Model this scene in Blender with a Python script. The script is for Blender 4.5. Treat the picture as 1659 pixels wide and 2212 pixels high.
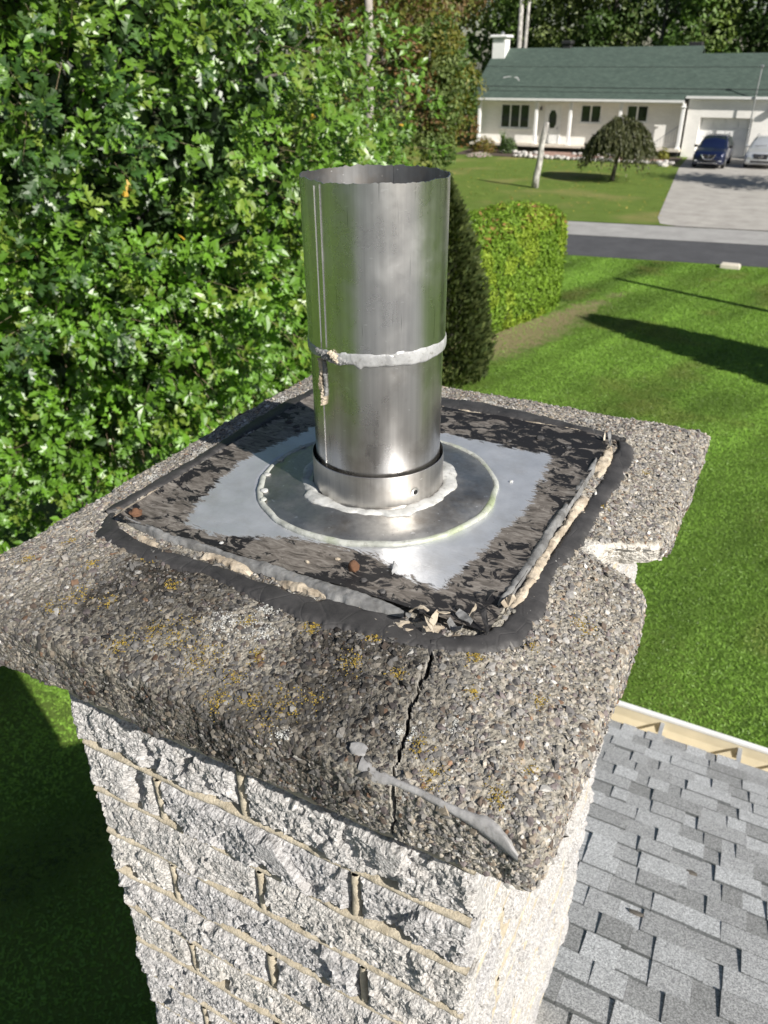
import bpy, math, random
import numpy as np
from mathutils import Vector, Matrix

for o in list(bpy.data.objects):
    bpy.data.objects.remove(o, do_unlink=True)
rng = np.random.default_rng(11)
random.seed(5)
scene = bpy.context.scene
COL = scene.collection
R = math.radians

# ------------------------------------------------------------------ camera
CAM = np.array([0.4741, -0.8802, 5.80])
PITCH, YAW, ROLL = 0.5230, 0.4862, -0.0071
fw = np.array([-math.sin(YAW) * math.cos(PITCH), math.cos(YAW) * math.cos(PITCH), -math.sin(PITCH)])
rt = np.array([math.cos(YAW), math.sin(YAW), 0.0])
up = np.cross(rt, fw)
rt2 = math.cos(ROLL) * rt + math.sin(ROLL) * up
up2 = -math.sin(ROLL) * rt + math.cos(ROLL) * up
cd = bpy.data.cameras.new('camera')
cam = bpy.data.objects.new('camera', cd)
COL.objects.link(cam)
cam.matrix_world = Matrix(((rt2[0], up2[0], -fw[0], CAM[0]), (rt2[1], up2[1], -fw[1], CAM[1]),
                           (rt2[2], up2[2], -fw[2], CAM[2]), (0, 0, 0, 1)))
cd.sensor_fit = 'VERTICAL'
cd.sensor_height = 24.0
cd.lens = 24.0 * 1687.67 / 2212.0
cd.clip_start = 0.02
cd.clip_end = 2000
cd.dof.use_dof = True
cd.dof.focus_distance = 0.92
cd.dof.aperture_fstop = 6.8          # an aperture of about 2.7 mm, as in a phone
scene.camera = cam

# ------------------------------------------------------------------ light
SUN_EL = R(34)
SH = np.array([-0.925, 0.38]); SH /= np.linalg.norm(SH)      # where shadows fall on the ground
world = bpy.data.worlds.new('World')
scene.world = world
world.use_nodes = True
wn = world.node_tree
wn.nodes.clear()
wo = wn.nodes.new('ShaderNodeOutputWorld')
wb = wn.nodes.new('ShaderNodeBackground')
sky = wn.nodes.new('ShaderNodeTexSky')
sky.sky_type = 'NISHITA'
sky.sun_disc = False
sky.sun_elevation = SUN_EL
sky.sun_rotation = math.atan2(-SH[0], -SH[1])
sky.air_density = 1.0
sky.dust_density = 1.0
wb.inputs['Strength'].default_value = 0.05
wn.links.new(sky.outputs[0], wb.inputs['Color'])
wn.links.new(wb.outputs[0], wo.inputs['Surface'])
sl = bpy.data.lights.new('sun', 'SUN')
sl.energy = 5.0
sl.angle = R(0.55)
sl.color = (1.0, 0.955, 0.89)
sun = bpy.data.objects.new('sun', sl)
COL.objects.link(sun)
sdir = Vector((SH[0] * math.cos(SUN_EL), SH[1] * math.cos(SUN_EL), -math.sin(SUN_EL)))
sun.rotation_euler = sdir.to_track_quat('-Z', 'Y').to_euler()
sun.location = (6, -4, 14)
scene.view_settings.view_transform = 'Standard'
scene.view_settings.look = 'None'
scene.view_settings.gamma = 1
scene.view_settings.use_curve_mapping = False
scene.view_settings.exposure = 0.6
scene.render.engine = 'CYCLES'

# ------------------------------------------------------------------ helpers
def hsh(a, b, c, s):
    h = (a * 374761393 + b * 668265263 + c * 2147483647 + s * 1274126177) & 0xffffffff
    h = ((h ^ (h >> 13)) * 1274126177) & 0xffffffff
    h = ((h ^ (h >> 16)) * 2246822519) & 0xffffffff
    return ((h ^ (h >> 15)) & 0xffffff) / float(0xffffff)

def vnoise(P, s=0):
    P = np.asarray(P, float)
    I = np.floor(P).astype(np.int64); f = P - I
    f = f * f * (3 - 2 * f)
    r = 0
    for dx in (0, 1):
        wx = f[:, 0] if dx else 1 - f[:, 0]
        for dy in (0, 1):
            wy = f[:, 1] if dy else 1 - f[:, 1]
            for dz in (0, 1):
                wz = f[:, 2] if dz else 1 - f[:, 2]
                r = r + wx * wy * wz * hsh(I[:, 0] + dx, I[:, 1] + dy, I[:, 2] + dz, s)
    return r * 2 - 1

def fbm(P, s=0, o=4, g=0.5):
    P = np.asarray(P, float); a = 1.0; r = 0; t = 0
    for i in range(o):
        r = r + a * vnoise(P * (2.03 ** i) + 17.3 * i, s + i); t += a; a *= g
    return r / t

def n1(x, s=0, o=3):
    x = np.atleast_1d(np.asarray(x, float))
    return fbm(np.stack([x, x * 0 + 0.37, x * 0 + s * 3.1], 1), s, o)

OFF = {}
def root(name, loc, label, cat, group=None):
    o = bpy.data.objects.new(name, None)
    COL.objects.link(o)
    o.location = loc
    o.empty_display_size = 0.1
    OFF[o.name] = np.array(loc, float)
    o['label'] = label; o['category'] = cat
    if group: o['group'] = group
    return o

def tag(o, label, cat, group=None, kind=None):
    o['label'] = label; o['category'] = cat
    if group: o['group'] = group
    if kind: o['kind'] = kind
    return o

def mk_mesh(name, V, F, col=None, smooth=False):
    V = np.asarray(V, np.float32)
    if isinstance(F, np.ndarray):
        k = F.shape[1]; nf = len(F)
        flat = F.ravel().astype(np.int32); starts = (np.arange(nf) * k).astype(np.int32)
    else:
        nf = len(F); lens = np.array([len(f) for f in F])
        flat = np.fromiter((i for f in F for i in f), np.int32)
        starts = np.concatenate([[0], np.cumsum(lens)[:-1]]).astype(np.int32)
    me = bpy.data.meshes.new(name)
    me.vertices.add(len(V)); me.vertices.foreach_set('co', V.ravel())
    me.loops.add(len(flat)); me.loops.foreach_set('vertex_index', flat)
    me.polygons.add(nf); me.polygons.foreach_set('loop_start', starts)
    me.polygons.foreach_set('use_smooth', np.full(nf, bool(smooth)))
    me.update(calc_edges=True)
    if col is not None:
        at = me.color_attributes.new('Col', 'FLOAT_COLOR', 'POINT')
        c = np.ones((len(V), 4), np.float32); c[:, :3] = col
        at.data.foreach_set('color', c.ravel())
    return me

def part(name, VF, mat, parent=None, col=None, smooth=False, kind=None, label=None):
    V, F = VF
    V = np.array(V, float)
    off = np.zeros(3)
    if parent is not None:
        off = OFF[parent.name]
    me = mk_mesh(name, V - off, F, col, smooth)
    me.materials.append(mat)
    o = bpy.data.objects.new(name, me)
    COL.objects.link(o)
    if parent is not None:
        o.parent = parent
        OFF[o.name] = off
    else:
        OFF[o.name] = np.zeros(3)
    if kind: o['kind'] = kind
    if label: o['label'] = label
    return o

def single(name, VF, mat, label, cat, group=None, kind=None, col=None, smooth=False, base=None):
    V = np.array(VF[0], float)
    b = np.array([V[:, 0].mean(), V[:, 1].mean(), V[:, 2].min()]) if base is None else np.array(base, float)
    me = mk_mesh(name, V - b, VF[1], col, smooth)
    me.materials.append(mat)
    o = bpy.data.objects.new(name, me)
    COL.objects.link(o)
    o.location = b
    OFF[o.name] = b
    return tag(o, label, cat, group, kind)

def structure(name, VF, mat, col=None, smooth=False):
    o = part(name, VF, mat, None, col, smooth)
    o['kind'] = 'structure'
    return o

def join(*L):
    V = []; F = []; n = 0
    for v, f in L:
        v = np.asarray(v, float)
        V.append(v); F += [tuple(int(i) + n for i in ff) for ff in f]; n += len(v)
    return np.concatenate(V), F

BOXF = [(0, 3, 2, 1), (4, 5, 6, 7), (0, 1, 5, 4), (1, 2, 6, 5), (2, 3, 7, 6), (3, 0, 4, 7)]
def box(x0, x1, y0, y1, z0, z1):
    return np.array([(x0, y0, z0), (x1, y0, z0), (x1, y1, z0), (x0, y1, z0),
                     (x0, y0, z1), (x1, y0, z1), (x1, y1, z1), (x0, y1, z1)], float), list(BOXF)

def bevbox(x0, x1, y0, y1, z0, z1, b):
    """a box with its edges cut off"""
    c = [(x0, x1), (y0, y1), (z0, z1)]
    V = []; idx = {}
    for sx in (0, 1):
        for sy in (0, 1):
            for sz in (0, 1):
                for ax in range(3):
                    p = [c[0][sx] + (b if sx == 0 else -b), c[1][sy] + (b if sy == 0 else -b), c[2][sz] + (b if sz == 0 else -b)]
                    s = (sx, sy, sz)
                    p[ax] = c[ax][s[ax]]
                    idx[(sx, sy, sz, ax)] = len(V); V.append(p)
    F = []
    def I(s, ax): return idx[(s[0], s[1], s[2], ax)]
    for ax in range(3):
        a1, a2 = (ax + 1) % 3, (ax + 2) % 3
        for s in (0, 1):
            q = []
            for (u, v) in ((0, 0), (1, 0), (1, 1), (0, 1)):
                k = [0, 0, 0]; k[ax] = s; k[a1] = u; k[a2] = v
                q.append(I(k, ax))
            F.append(tuple(q if s else q[::-1]))
    for ax in range(3):
        a1, a2 = (ax + 1) % 3, (ax + 2) % 3
        for u in (0, 1):
            for v in (0, 1):
                k0 = [0, 0, 0]; k0[a1] = u; k0[a2] = v; k1 = list(k0); k1[ax] = 1
                F.append((I(k0, a1), I(k1, a1), I(k1, a2), I(k0, a2)))
    for sx in (0, 1):
        for sy in (0, 1):
            for sz in (0, 1):
                F.append(tuple(idx[(sx, sy, sz, a)] for a in range(3)))
    return np.array(V, float), F

def tube(path, rad, n=8, caps=True):
    path = np.asarray(path, float); m = len(path)
    rad = np.broadcast_to(np.asarray(rad, float), (m,))
    T = np.gradient(path, axis=0); T /= np.linalg.norm(T, axis=1)[:, None] + 1e-12
    ref = np.array([0, 0, 1.0]) if abs(T[0][2]) < 0.9 else np.array([1.0, 0, 0])
    V = []
    for i in range(m):
        a = np.cross(T[i], ref); a /= np.linalg.norm(a) + 1e-12; b = np.cross(T[i], a)
        t = np.arange(n) * 2 * np.pi / n
        V.append(path[i] + rad[i] * (np.cos(t)[:, None] * a + np.sin(t)[:, None] * b))
    V = np.concatenate(V)
    F = [(i * n + j, i * n + (j + 1) % n, (i + 1) * n + (j + 1) % n, (i + 1) * n + j) for i in range(m - 1) for j in range(n)]
    if caps:
        F.append(tuple(range(n))[::-1]); F.append(tuple(range((m - 1) * n, m * n)))
    return V, F

def gridF(nu, nv, wrap_u=False):
    a = np.arange(nu if wrap_u else nu - 1)
    b = np.arange(nv - 1)
    A, B = np.meshgrid(a, b, indexing='ij')
    A2 = (A + 1) % nu
    return np.stack([A * nv + B, A2 * nv + B, A2 * nv + B + 1, A * nv + B + 1], -1).reshape(-1, 4)

def lathe(prof, n=48, c=(0, 0)):
    prof = np.asarray(prof, float); m = len(prof)
    t = np.arange(n) * 2 * np.pi / n
    V = np.stack([c[0] + np.cos(t)[:, None] * prof[None, :, 0], c[1] + np.sin(t)[:, None] * prof[None, :, 0],
                  np.broadcast_to(prof[None, :, 1], (n, m))], -1).reshape(-1, 3)
    return V, gridF(n, m, True)

def prism(poly, y0, y1):
    """polygon given in (x, z), extruded along y"""
    n = len(poly)
    V = [(x, y0, z) for x, z in poly] + [(x, y1, z) for x, z in poly]
    F = [tuple(range(n)), tuple(range(n, 2 * n))[::-1]]
    F += [(i, i + n, (i + 1) % n + n, (i + 1) % n) for i in range(n)]
    return np.array(V, float), F

def prismx(poly, x0, x1):
    V, F = prism(poly, x0, x1)
    return V[:, [1, 0, 2]], [f[::-1] for f in F]

ph = (1 + 5 ** .5) / 2
ICO_V = np.array([(-1, ph, 0), (1, ph, 0), (-1, -ph, 0), (1, -ph, 0), (0, -1, ph), (0, 1, ph), (0, -1, -ph), (0, 1, -ph),
                  (ph, 0, -1), (ph, 0, 1), (-ph, 0, -1), (-ph, 0, 1)], float)
ICO_V /= np.linalg.norm(ICO_V[0])
ICO_F = np.array([(0, 11, 5), (0, 5, 1), (0, 1, 7), (0, 7, 10), (0, 10, 11), (1, 5, 9), (5, 11, 4), (11, 10, 2), (10, 7, 6), (7, 1, 8),
                  (3, 9, 4), (3, 4, 2), (3, 2, 6), (3, 6, 8), (3, 8, 9), (4, 9, 5), (2, 4, 11), (6, 2, 10), (8, 6, 7), (9, 8, 1)])
def ico2():
    V = list(map(tuple, ICO_V)); F = []; c = {}
    def mid(a, b):
        k = (min(a, b), max(a, b))
        if k not in c:
            m = np.array(V[a]) + np.array(V[b]); m /= np.linalg.norm(m); c[k] = len(V); V.append(tuple(m))
        return c[k]
    for a, b, d in ICO_F:
        x, y, z = mid(a, b), mid(b, d), mid(d, a)
        F += [(a, x, z), (b, y, x), (d, z, y), (x, y, z)]
    return np.array(V), np.array(F)
ICO2 = ico2()

def stamp(BV, BF, M, T):
    """copies of a base shape: M (N,3,3), T (N,3)"""
    N = len(T); n = len(BV)
    V = np.einsum('nij,kj->nki', M, BV) + T[:, None, :]
    F = (BF[None] + (np.arange(N) * n)[:, None, None]).reshape(-1, BF.shape[1])
    return V.reshape(-1, 3), F

def frames(Z, spin=None):
    """orthonormal frames with third axis Z"""
    Z = Z / (np.linalg.norm(Z, axis=1)[:, None] + 1e-12)
    ref = np.where(np.abs(Z[:, 2:3]) < 0.9, np.array([[0, 0, 1.0]]), np.array([[1.0, 0, 0]]))
    X = np.cross(ref, Z); X /= np.linalg.norm(X, axis=1)[:, None] + 1e-12
    Y = np.cross(Z, X)
    if spin is not None:
        c, s = np.cos(spin)[:, None], np.sin(spin)[:, None]
        X, Y = c * X + s * Y, -s * X + c * Y
    return np.stack([X, Y, Z], -1)

def rand_dir(n):
    v = rng.normal(size=(n, 3)); return v / np.linalg.norm(v, axis=1)[:, None]

# ------------------------------------------------------------------ materials
class NT:
    def __init__(s, name):
        s.m = bpy.data.materials.new(name); s.m.use_nodes = True
        s.t = s.m.node_tree; s.t.nodes.clear()
        s.out = s.t.nodes.new('ShaderNodeOutputMaterial')
        s.b = s.t.nodes.new('ShaderNodeBsdfPrincipled')
        s.t.links.new(s.b.outputs[0], s.out.inputs[0])
    def n(s, typ, ins=None, **pr):
        nd = s.t.nodes.new('ShaderNode' + typ)
        for k, v in pr.items(): setattr(nd, k, v)
        for k, v in (ins or {}).items(): s.set(nd.inputs[k], v)
        return nd
    def set(s, sock, v):
        if hasattr(v, 'node'): s.t.links.new(v, sock)
        elif isinstance(v, (tuple, list)) and len(v) == 3 and sock.type == 'RGBA': sock.default_value = (*v, 1)
        else: sock.default_value = v
    def p(s, **kw):
        for k, v in kw.items(): s.set(s.b.inputs[k.replace('_', ' ')], v)
    def coord(s, which='Object'):
        return s.n('TexCoord').outputs[which]
    def mapping(s, v, scale=(1, 1, 1), loc=(0, 0, 0), rot=(0, 0, 0)):
        return s.n('Mapping', {'Vector': v, 'Scale': scale, 'Location': loc, 'Rotation': rot}).outputs[0]
    def noise(s, v, scale, detail=4, rough=0.55, dist=0):
        return s.n('TexNoise', {'Vector': v, 'Scale': scale, 'Detail': detail, 'Roughness': rough, 'Distortion': dist}).outputs['Fac']
    def voro(s, v, scale, feature='F1', out='Distance', rnd=1.0):
        return s.n('TexVoronoi', {'Vector': v, 'Scale': scale, 'Randomness': rnd}, feature=feature).outputs[out]
    def ramp(s, f, stops, interp='LINEAR'):
        r = s.n('ValToRGB', {'Fac': f}); e = r.color_ramp.elements
        r.color_ramp.interpolation = interp
        while len(e) < len(stops): e.new(0.5)
        for i, (p, c) in enumerate(stops):
            e[i].position = p
            e[i].color = (*c, 1) if isinstance(c, (tuple, list)) else (c, c, c, 1)
        return r.outputs['Color']
    def mix(s, f, a, b, mode='MIX'):
        m = s.n('Mix', data_type='RGBA', blend_type=mode)
        s.set(m.inputs[0], f); s.set(m.inputs[6], a); s.set(m.inputs[7], b)
        return m.outputs[2]
    def math(s, op, a, b=0.0, c=0.0):
        m = s.n('Math', operation=op); s.set(m.inputs[0], a); s.set(m.inputs[1], b); s.set(m.inputs[2], c)
        return m.outputs[0]
    def attr(s, name='Col'):
        return s.n('Attribute', attribute_name=name).outputs['Color']
    def bump(s, h, strength=0.5, dist=0.01, normal=None):
        ins = {'Height': h, 'Strength': strength, 'Distance': dist}
        if normal is not None: ins['Normal'] = normal
        return s.n('Bump', ins).outputs[0]

def plain(name, col, rough=0.6, metal=0.0, var=0.12, scale=6.0, bump=0.0, spec=0.5, bscale=80.0):
    t = NT(name); v = t.coord()
    f = t.noise(v, scale, 5)
    c0 = tuple(max(0, c * (1 - var * 2)) for c in col); c1 = tuple(min(1, c * (1 + var * 2)) for c in col)
    t.p(Base_Color=t.ramp(f, [(0.25, c0), (0.75, c1)]), Roughness=rough, Metallic=metal)
    t.b.inputs['Specular IOR Level'].default_value = spec
    if bump: t.p(Normal=t.bump(t.noise(v, bscale, 4), bump, 0.01))
    return t.m

M = {}

def m_crown():
    t = NT('crown_concrete'); v = t.coord()
    big = t.noise(v, 5.5, 5, 0.6); fine = t.noise(v, 160, 4, 0.7)
    base = t.ramp(fine, [(0.25, (0.10, 0.094, 0.08)), (0.5, (0.32, 0.295, 0.245)), (0.75, (0.62, 0.58, 0.50))])
    grime = t.ramp(big, [(0.40, 0.0), (0.60, 1.0)])
    g2 = t.n('Attribute', attribute_name='Col').outputs['Color']
    sep = t.n('SeparateColor', {'Color': g2})
    gr = t.math('MULTIPLY', sep.outputs[0], t.math('ADD', t.math('MULTIPLY', grime, 0.6), 0.4))
    c = t.mix(gr, base, (0.04, 0.036, 0.03))
    fresh = t.ramp(t.noise(v, 90, 4), [(0.3, (0.45, 0.42, 0.37)), (0.7, (0.72, 0.69, 0.63))])
    c = t.mix(sep.outputs[1], c, fresh)
    c = t.mix(sep.outputs[2], c, (0.028, 0.024, 0.02))
    h = t.math('ADD', t.math('MULTIPLY', t.voro(v, 190), 0.7), t.math('MULTIPLY', t.noise(v, 420, 3), 0.6))
    t.p(Base_Color=c, Roughness=0.92, Normal=t.bump(h, 0.9, 0.004))
    t.b.inputs['Specular IOR Level'].default_value = 0.2
    return t.m

def m_pebble():
    t = NT('aggregate_stone'); v = t.coord()
    c = t.mix(0.55, t.attr(), t.ramp(t.noise(v, 300, 3), [(0.3, 0.35), (0.7, 1.0)]), 'MULTIPLY')
    t.p(Base_Color=c, Roughness=0.75, Normal=t.bump(t.noise(v, 700, 3), 0.4, 0.001))
    t.b.inputs['Specular IOR Level'].default_value = 0.35
    return t.m

def m_brick():
    t = NT('split_face_brick'); v = t.coord()
    f = t.noise(v, 210, 5, 0.75); b = t.noise(v, 26, 4, 0.6)
    sp = t.voro(v, 330, out='Color')
    c = t.ramp(f, [(0.28, (0.17, 0.165, 0.16)), (0.45, (0.43, 0.42, 0.41)), (0.62, (0.66, 0.65, 0.63)), (0.78, (0.8, 0.79, 0.77))])
    c = t.mix(0.35, c, t.ramp(t.n('SeparateColor', {'Color': sp}).outputs[0], [(0.0, 0.35), (0.6, 1.0)]), 'MULTIPLY')
    c = t.mix(t.ramp(b, [(0.5, 0.0), (0.75, 0.35)]), c, (0.36, 0.33, 0.28))
    oi = t.n('ObjectInfo').outputs['Random']
    c = t.mix(1.0, c, t.ramp(oi, [(0, (0.86, 0.86, 0.88)), (1, (1.06, 1.04, 1.0))]), 'MULTIPLY')
    h = t.math('ADD', t.noise(v, 260, 5, 0.75), t.math('MULTIPLY', t.voro(v, 300), 0.7))
    t.p(Base_Color=c, Roughness=0.9, Normal=t.bump(h, 0.8, 0.003))
    t.b.inputs['Specular IOR Level'].default_value = 0.3
    return t.m

def m_mortar():
    t = NT('sandy_mortar'); v = t.coord()
    c = t.ramp(t.noise(v, 60, 6, 0.7), [(0.3, (0.35, 0.30, 0.215)), (0.7, (0.58, 0.515, 0.40))])
    h = t.math('ADD', t.noise(v, 300, 4, 0.7), t.math('MULTIPLY', t.noise(v, 30, 3), 1.2))
    t.p(Base_Color=c, Roughness=0.95, Normal=t.bump(h, 0.7, 0.004))
    return t.m

def m_steel(name, base=0.56, r0=0.2, r1=0.42, stain=0.3, tint=(1, 0.995, 0.985)):
    t = NT(name); v = t.coord()
    st = t.noise(t.mapping(v, (46, 46, 1.2)), 3, 5, 0.6)
    st2 = t.noise(t.mapping(v, (9, 9, 0.8)), 2, 3, 0.5)
    sm = t.noise(v, 17, 5, 0.65)
    sc = t.noise(t.mapping(v, (150, 150, 4), rot=(0.05, 0.03, 0)), 3, 2, 0.5)
    scr = t.ramp(sc, [(0.70, 0.0), (0.735, 1.0)])
    sc2 = t.noise(t.mapping(v, (60, 60, 130), rot=(0.4, 0.2, 0)), 2, 1, 0.4)
    scr2 = t.ramp(sc2, [(0.735, 0.0), (0.76, 1.0)])
    spots = t.ramp(t.voro(v, 52), [(0.035, 1.0), (0.075, 0.0)])
    blot = t.ramp(t.noise(v, 11, 5, 0.7), [(0.5, 0.0), (0.72, 1.0)])
    c = t.ramp(st, [(0.25, tuple(base * 0.82 * k for k in tint)), (0.75, tuple(base * 1.1 * k for k in tint))])
    c = t.mix(t.math('MULTIPLY', blot, stain), c, (0.25, 0.215, 0.175))
    c = t.mix(t.math('MULTIPLY', scr, 0.7), c, (0.12, 0.12, 0.125))
    c = t.mix(t.math('MULTIPLY', scr2, 0.6), c, (0.8, 0.8, 0.8))
    c = t.mix(t.math('MULTIPLY', spots, 0.35 * (stain > 0.35)), c, (0.7, 0.68, 0.62))
    r = t.math('ADD', t.math('MULTIPLY', st2, (r1 - r0) * 1.2), r0 - 0.04)
    r = t.math('ADD', r, t.math('MULTIPLY', t.ramp(sm, [(0.45, 0.0), (0.75, 1.0)]), 0.16))
    h = t.math('ADD', t.math('MULTIPLY', st, 0.25), t.math('MULTIPLY', t.noise(v, 9, 2), 1.0))
    t.p(Base_Color=c, Metallic=1.0, Roughness=r, Normal=t.bump(h, 0.05, 0.004))
    return t.m

def m_plate():
    t = NT('tarred_sheet_metal'); v = t.coord()
    a = t.n('SeparateColor', {'Color': t.attr()})
    streak = t.noise(t.mapping(v, (30, 75, 30), rot=(0, 0, 0.4)), 1.0, 7, 0.72, 1.2)
    d = t.math('ADD', a.outputs[0], t.math('MULTIPLY', t.math('SUBTRACT', streak, 0.5), 0.55))
    film = t.ramp(d, [(0.47, 0.0), (0.515, 1.0)])
    patch = t.noise(t.mapping(v, (20, 30, 20), rot=(0, 0, 0.6)), 1.5, 7, 0.7, 0.8)
    blk = t.ramp(t.math('ADD', patch, t.math('MULTIPLY', a.outputs[1], 0.20)), [(0.635, 0.0), (0.665, 1.0)])
    sw = t.noise(t.mapping(v, (20, 60, 20), rot=(0, 0, 0.7)), 2.0, 5, 0.6, 1.5)
    brown = t.ramp(sw, [(0.3, (0.06, 0.05, 0.042)), (0.5, (0.17, 0.15, 0.13)), (0.7, (0.29, 0.265, 0.235))])
    metal = t.ramp(t.noise(v, 40, 5, 0.6), [(0.3, (0.58, 0.595, 0.62)), (0.7, (0.68, 0.695, 0.72))])
    dirt = t.ramp(t.noise(v, 14, 5, 0.7), [(0.5, 0.0), (0.8, 0.5)])
    metal = t.mix(dirt, metal, (0.42, 0.40, 0.36))
    speck = t.ramp(t.voro(v, 95), [(0.05, 1.0), (0.09, 0.0)])
    c = t.mix(film, metal, brown)
    tar = t.math('MULTIPLY', blk, film)
    c = t.mix(tar, c, (0.014, 0.013, 0.014))
    c = t.mix(t.math('MULTIPLY', speck, 0.6), c, (0.5, 0.48, 0.44))
    met = t.math('SUBTRACT', 0.72, t.math('MULTIPLY', film, 0.45))
    ro = t.math('ADD', t.math('ADD', 0.42, t.math('MULTIPLY', film, 0.12)), t.math('MULTIPLY', t.noise(v, 30, 4), 0.14))
    h = t.math('ADD', t.math('MULTIPLY', tar, 1.2), t.math('MULTIPLY', sw, 0.5))
    t.p(Base_Color=c, Metallic=met, Roughness=ro, Normal=t.bump(h, 0.35, 0.0025))
    return t.m

def m_tar():
    t = NT('weathered_tar'); v = t.coord()
    c = t.ramp(t.noise(v, 24, 5, 0.65), [(0.3, (0.020, 0.019, 0.019)), (0.7, (0.060, 0.057, 0.056))])
    sp = t.ramp(t.math('ADD', t.voro(v, 120), t.math('MULTIPLY', t.noise(v, 11, 3), 0.9)), [(0.40, 1.0), (0.46, 0.0)])
    c = t.mix(t.math('MULTIPLY', sp, 0.8), c, (0.5, 0.49, 0.46))
    ck = t.ramp(t.voro(t.mapping(v, (1, 1, 1)), 26, 'DISTANCE_TO_EDGE'), [(0.0, 0.0), (0.035, 1.0)])
    h = t.math('ADD', t.math('ADD', t.noise(v, 22, 5, 0.6), t.math('MULTIPLY', t.noise(v, 260, 3), 0.4)), t.math('MULTIPLY', ck, 0.5))
    t.p(Base_Color=c, Roughness=0.62, Normal=t.bump(h, 0.22, 0.005))
    return t.m

def m_sealant(name, c0, c1, green=0.0, rough=0.45):
    t = NT(name); v = t.coord()
    c = t.ramp(t.noise(v, 40, 5, 0.6), [(0.3, c0), (0.7, c1)])
    if green:
        c = t.mix(t.ramp(t.noise(v, 9, 4, 0.6), [(0.56, 0.0), (0.70, green * 0.75)]), c, (0.16, 0.22, 0.04))
    dirt = t.ramp(t.noise(v, 120, 4, 0.7), [(0.58, 0.0), (0.7, 0.6)])
    c = t.mix(dirt, c, (0.12, 0.11, 0.09))
    t.p(Base_Color=c, Roughness=rough, Normal=t.bump(t.noise(v, 90, 4), 0.4, 0.004))
    t.b.inputs['Subsurface Weight'].default_value = 0.12
    t.b.inputs['Subsurface Radius'].default_value = (0.004, 0.004, 0.003)
    return t.m

def m_leaf(name, rough=0.34, spec=0.6, trans=0.3, tint=(1.5, 1.7, 0.5)):
    t = NT(name)
    oi = t.n('ObjectInfo').outputs['Random']
    c = t.mix(1.0, t.attr(), t.ramp(oi, [(0, 0.75), (1, 1.2)]), 'MULTIPLY')
    v = t.coord()
    c = t.mix(0.35, c, t.ramp(t.noise(v, 30, 3), [(0.3, 0.6), (0.7, 1.25)]), 'MULTIPLY')
    t.p(Base_Color=c, Roughness=rough)
    t.b.inputs['Specular IOR Level'].default_value = spec
    tr = t.n('BsdfTranslucent', {'Color': t.mix(1.0, c, tint, 'MULTIPLY')})
    mx = t.n('MixShader', {0: trans}); t.t.links.new(t.b.outputs[0], mx.inputs[1]); t.t.links.new(tr.outputs[0], mx.inputs[2])
    t.t.links.new(mx.outputs[0], t.out.inputs[0])
    return t.m

def m_bark(name, c0, c1, scale=12):
    t = NT(name); v = t.coord()
    n = t.noise(t.mapping(v, (1, 1, 0.3)), scale, 6, 0.7)
    t.p(Base_Color=t.ramp(n, [(0.35, c0), (0.65, c1)]), Roughness=0.9, Normal=t.bump(n, 0.6, 0.02))
    return t.m

def m_shingle():
    t = NT('grey_asphalt_shingle'); v = t.coord()
    geo = t.n('NewGeometry').outputs['Position']
    oi = t.n('ObjectInfo').outputs['Random']
    g = t.noise(geo, 210, 3, 0.8); g2 = t.voro(geo, 330, out='Color')
    k = t.n('SeparateColor', {'Color': g2}).outputs[0]
    c = t.ramp(t.math('ADD', t.math('MULTIPLY', g, 0.6), t.math('MULTIPLY', k, 0.4)),
               [(0.28, (0.17, 0.172, 0.175)), (0.5, (0.40, 0.405, 0.41)), (0.72, (0.70, 0.705, 0.70))])
    c = t.mix(1.0, c, t.ramp(oi, [(0, (0.60, 0.60, 0.59)), (0.45, (0.86, 0.86, 0.86)), (1, (1.15, 1.16, 1.17))]), 'MULTIPLY')
    t.p(Base_Color=c, Roughness=0.9, Normal=t.bump(t.math('ADD', k, g), 0.5, 0.002))
    return t.m

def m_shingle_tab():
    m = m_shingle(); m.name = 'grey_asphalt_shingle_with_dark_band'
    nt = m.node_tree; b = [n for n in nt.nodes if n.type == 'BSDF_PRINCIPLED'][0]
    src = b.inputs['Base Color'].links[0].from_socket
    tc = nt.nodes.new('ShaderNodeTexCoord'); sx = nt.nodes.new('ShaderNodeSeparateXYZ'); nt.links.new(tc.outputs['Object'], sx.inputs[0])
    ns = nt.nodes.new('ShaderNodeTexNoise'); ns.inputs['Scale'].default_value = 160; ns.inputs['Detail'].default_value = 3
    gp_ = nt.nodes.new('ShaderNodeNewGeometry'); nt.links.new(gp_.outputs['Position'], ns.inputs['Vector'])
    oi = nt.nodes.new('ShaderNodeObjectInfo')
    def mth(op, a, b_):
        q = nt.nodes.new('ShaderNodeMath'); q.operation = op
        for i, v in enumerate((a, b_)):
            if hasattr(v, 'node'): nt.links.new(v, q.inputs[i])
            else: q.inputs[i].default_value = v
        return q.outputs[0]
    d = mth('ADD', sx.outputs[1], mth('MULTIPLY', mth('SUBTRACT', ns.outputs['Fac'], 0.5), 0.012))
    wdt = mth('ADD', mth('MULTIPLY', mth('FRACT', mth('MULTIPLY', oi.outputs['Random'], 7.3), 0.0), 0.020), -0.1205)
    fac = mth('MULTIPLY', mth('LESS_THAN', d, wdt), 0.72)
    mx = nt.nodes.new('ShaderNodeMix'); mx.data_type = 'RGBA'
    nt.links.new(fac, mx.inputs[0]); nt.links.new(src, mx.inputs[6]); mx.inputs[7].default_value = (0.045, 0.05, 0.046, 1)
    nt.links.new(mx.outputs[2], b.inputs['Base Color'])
    return m

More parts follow.
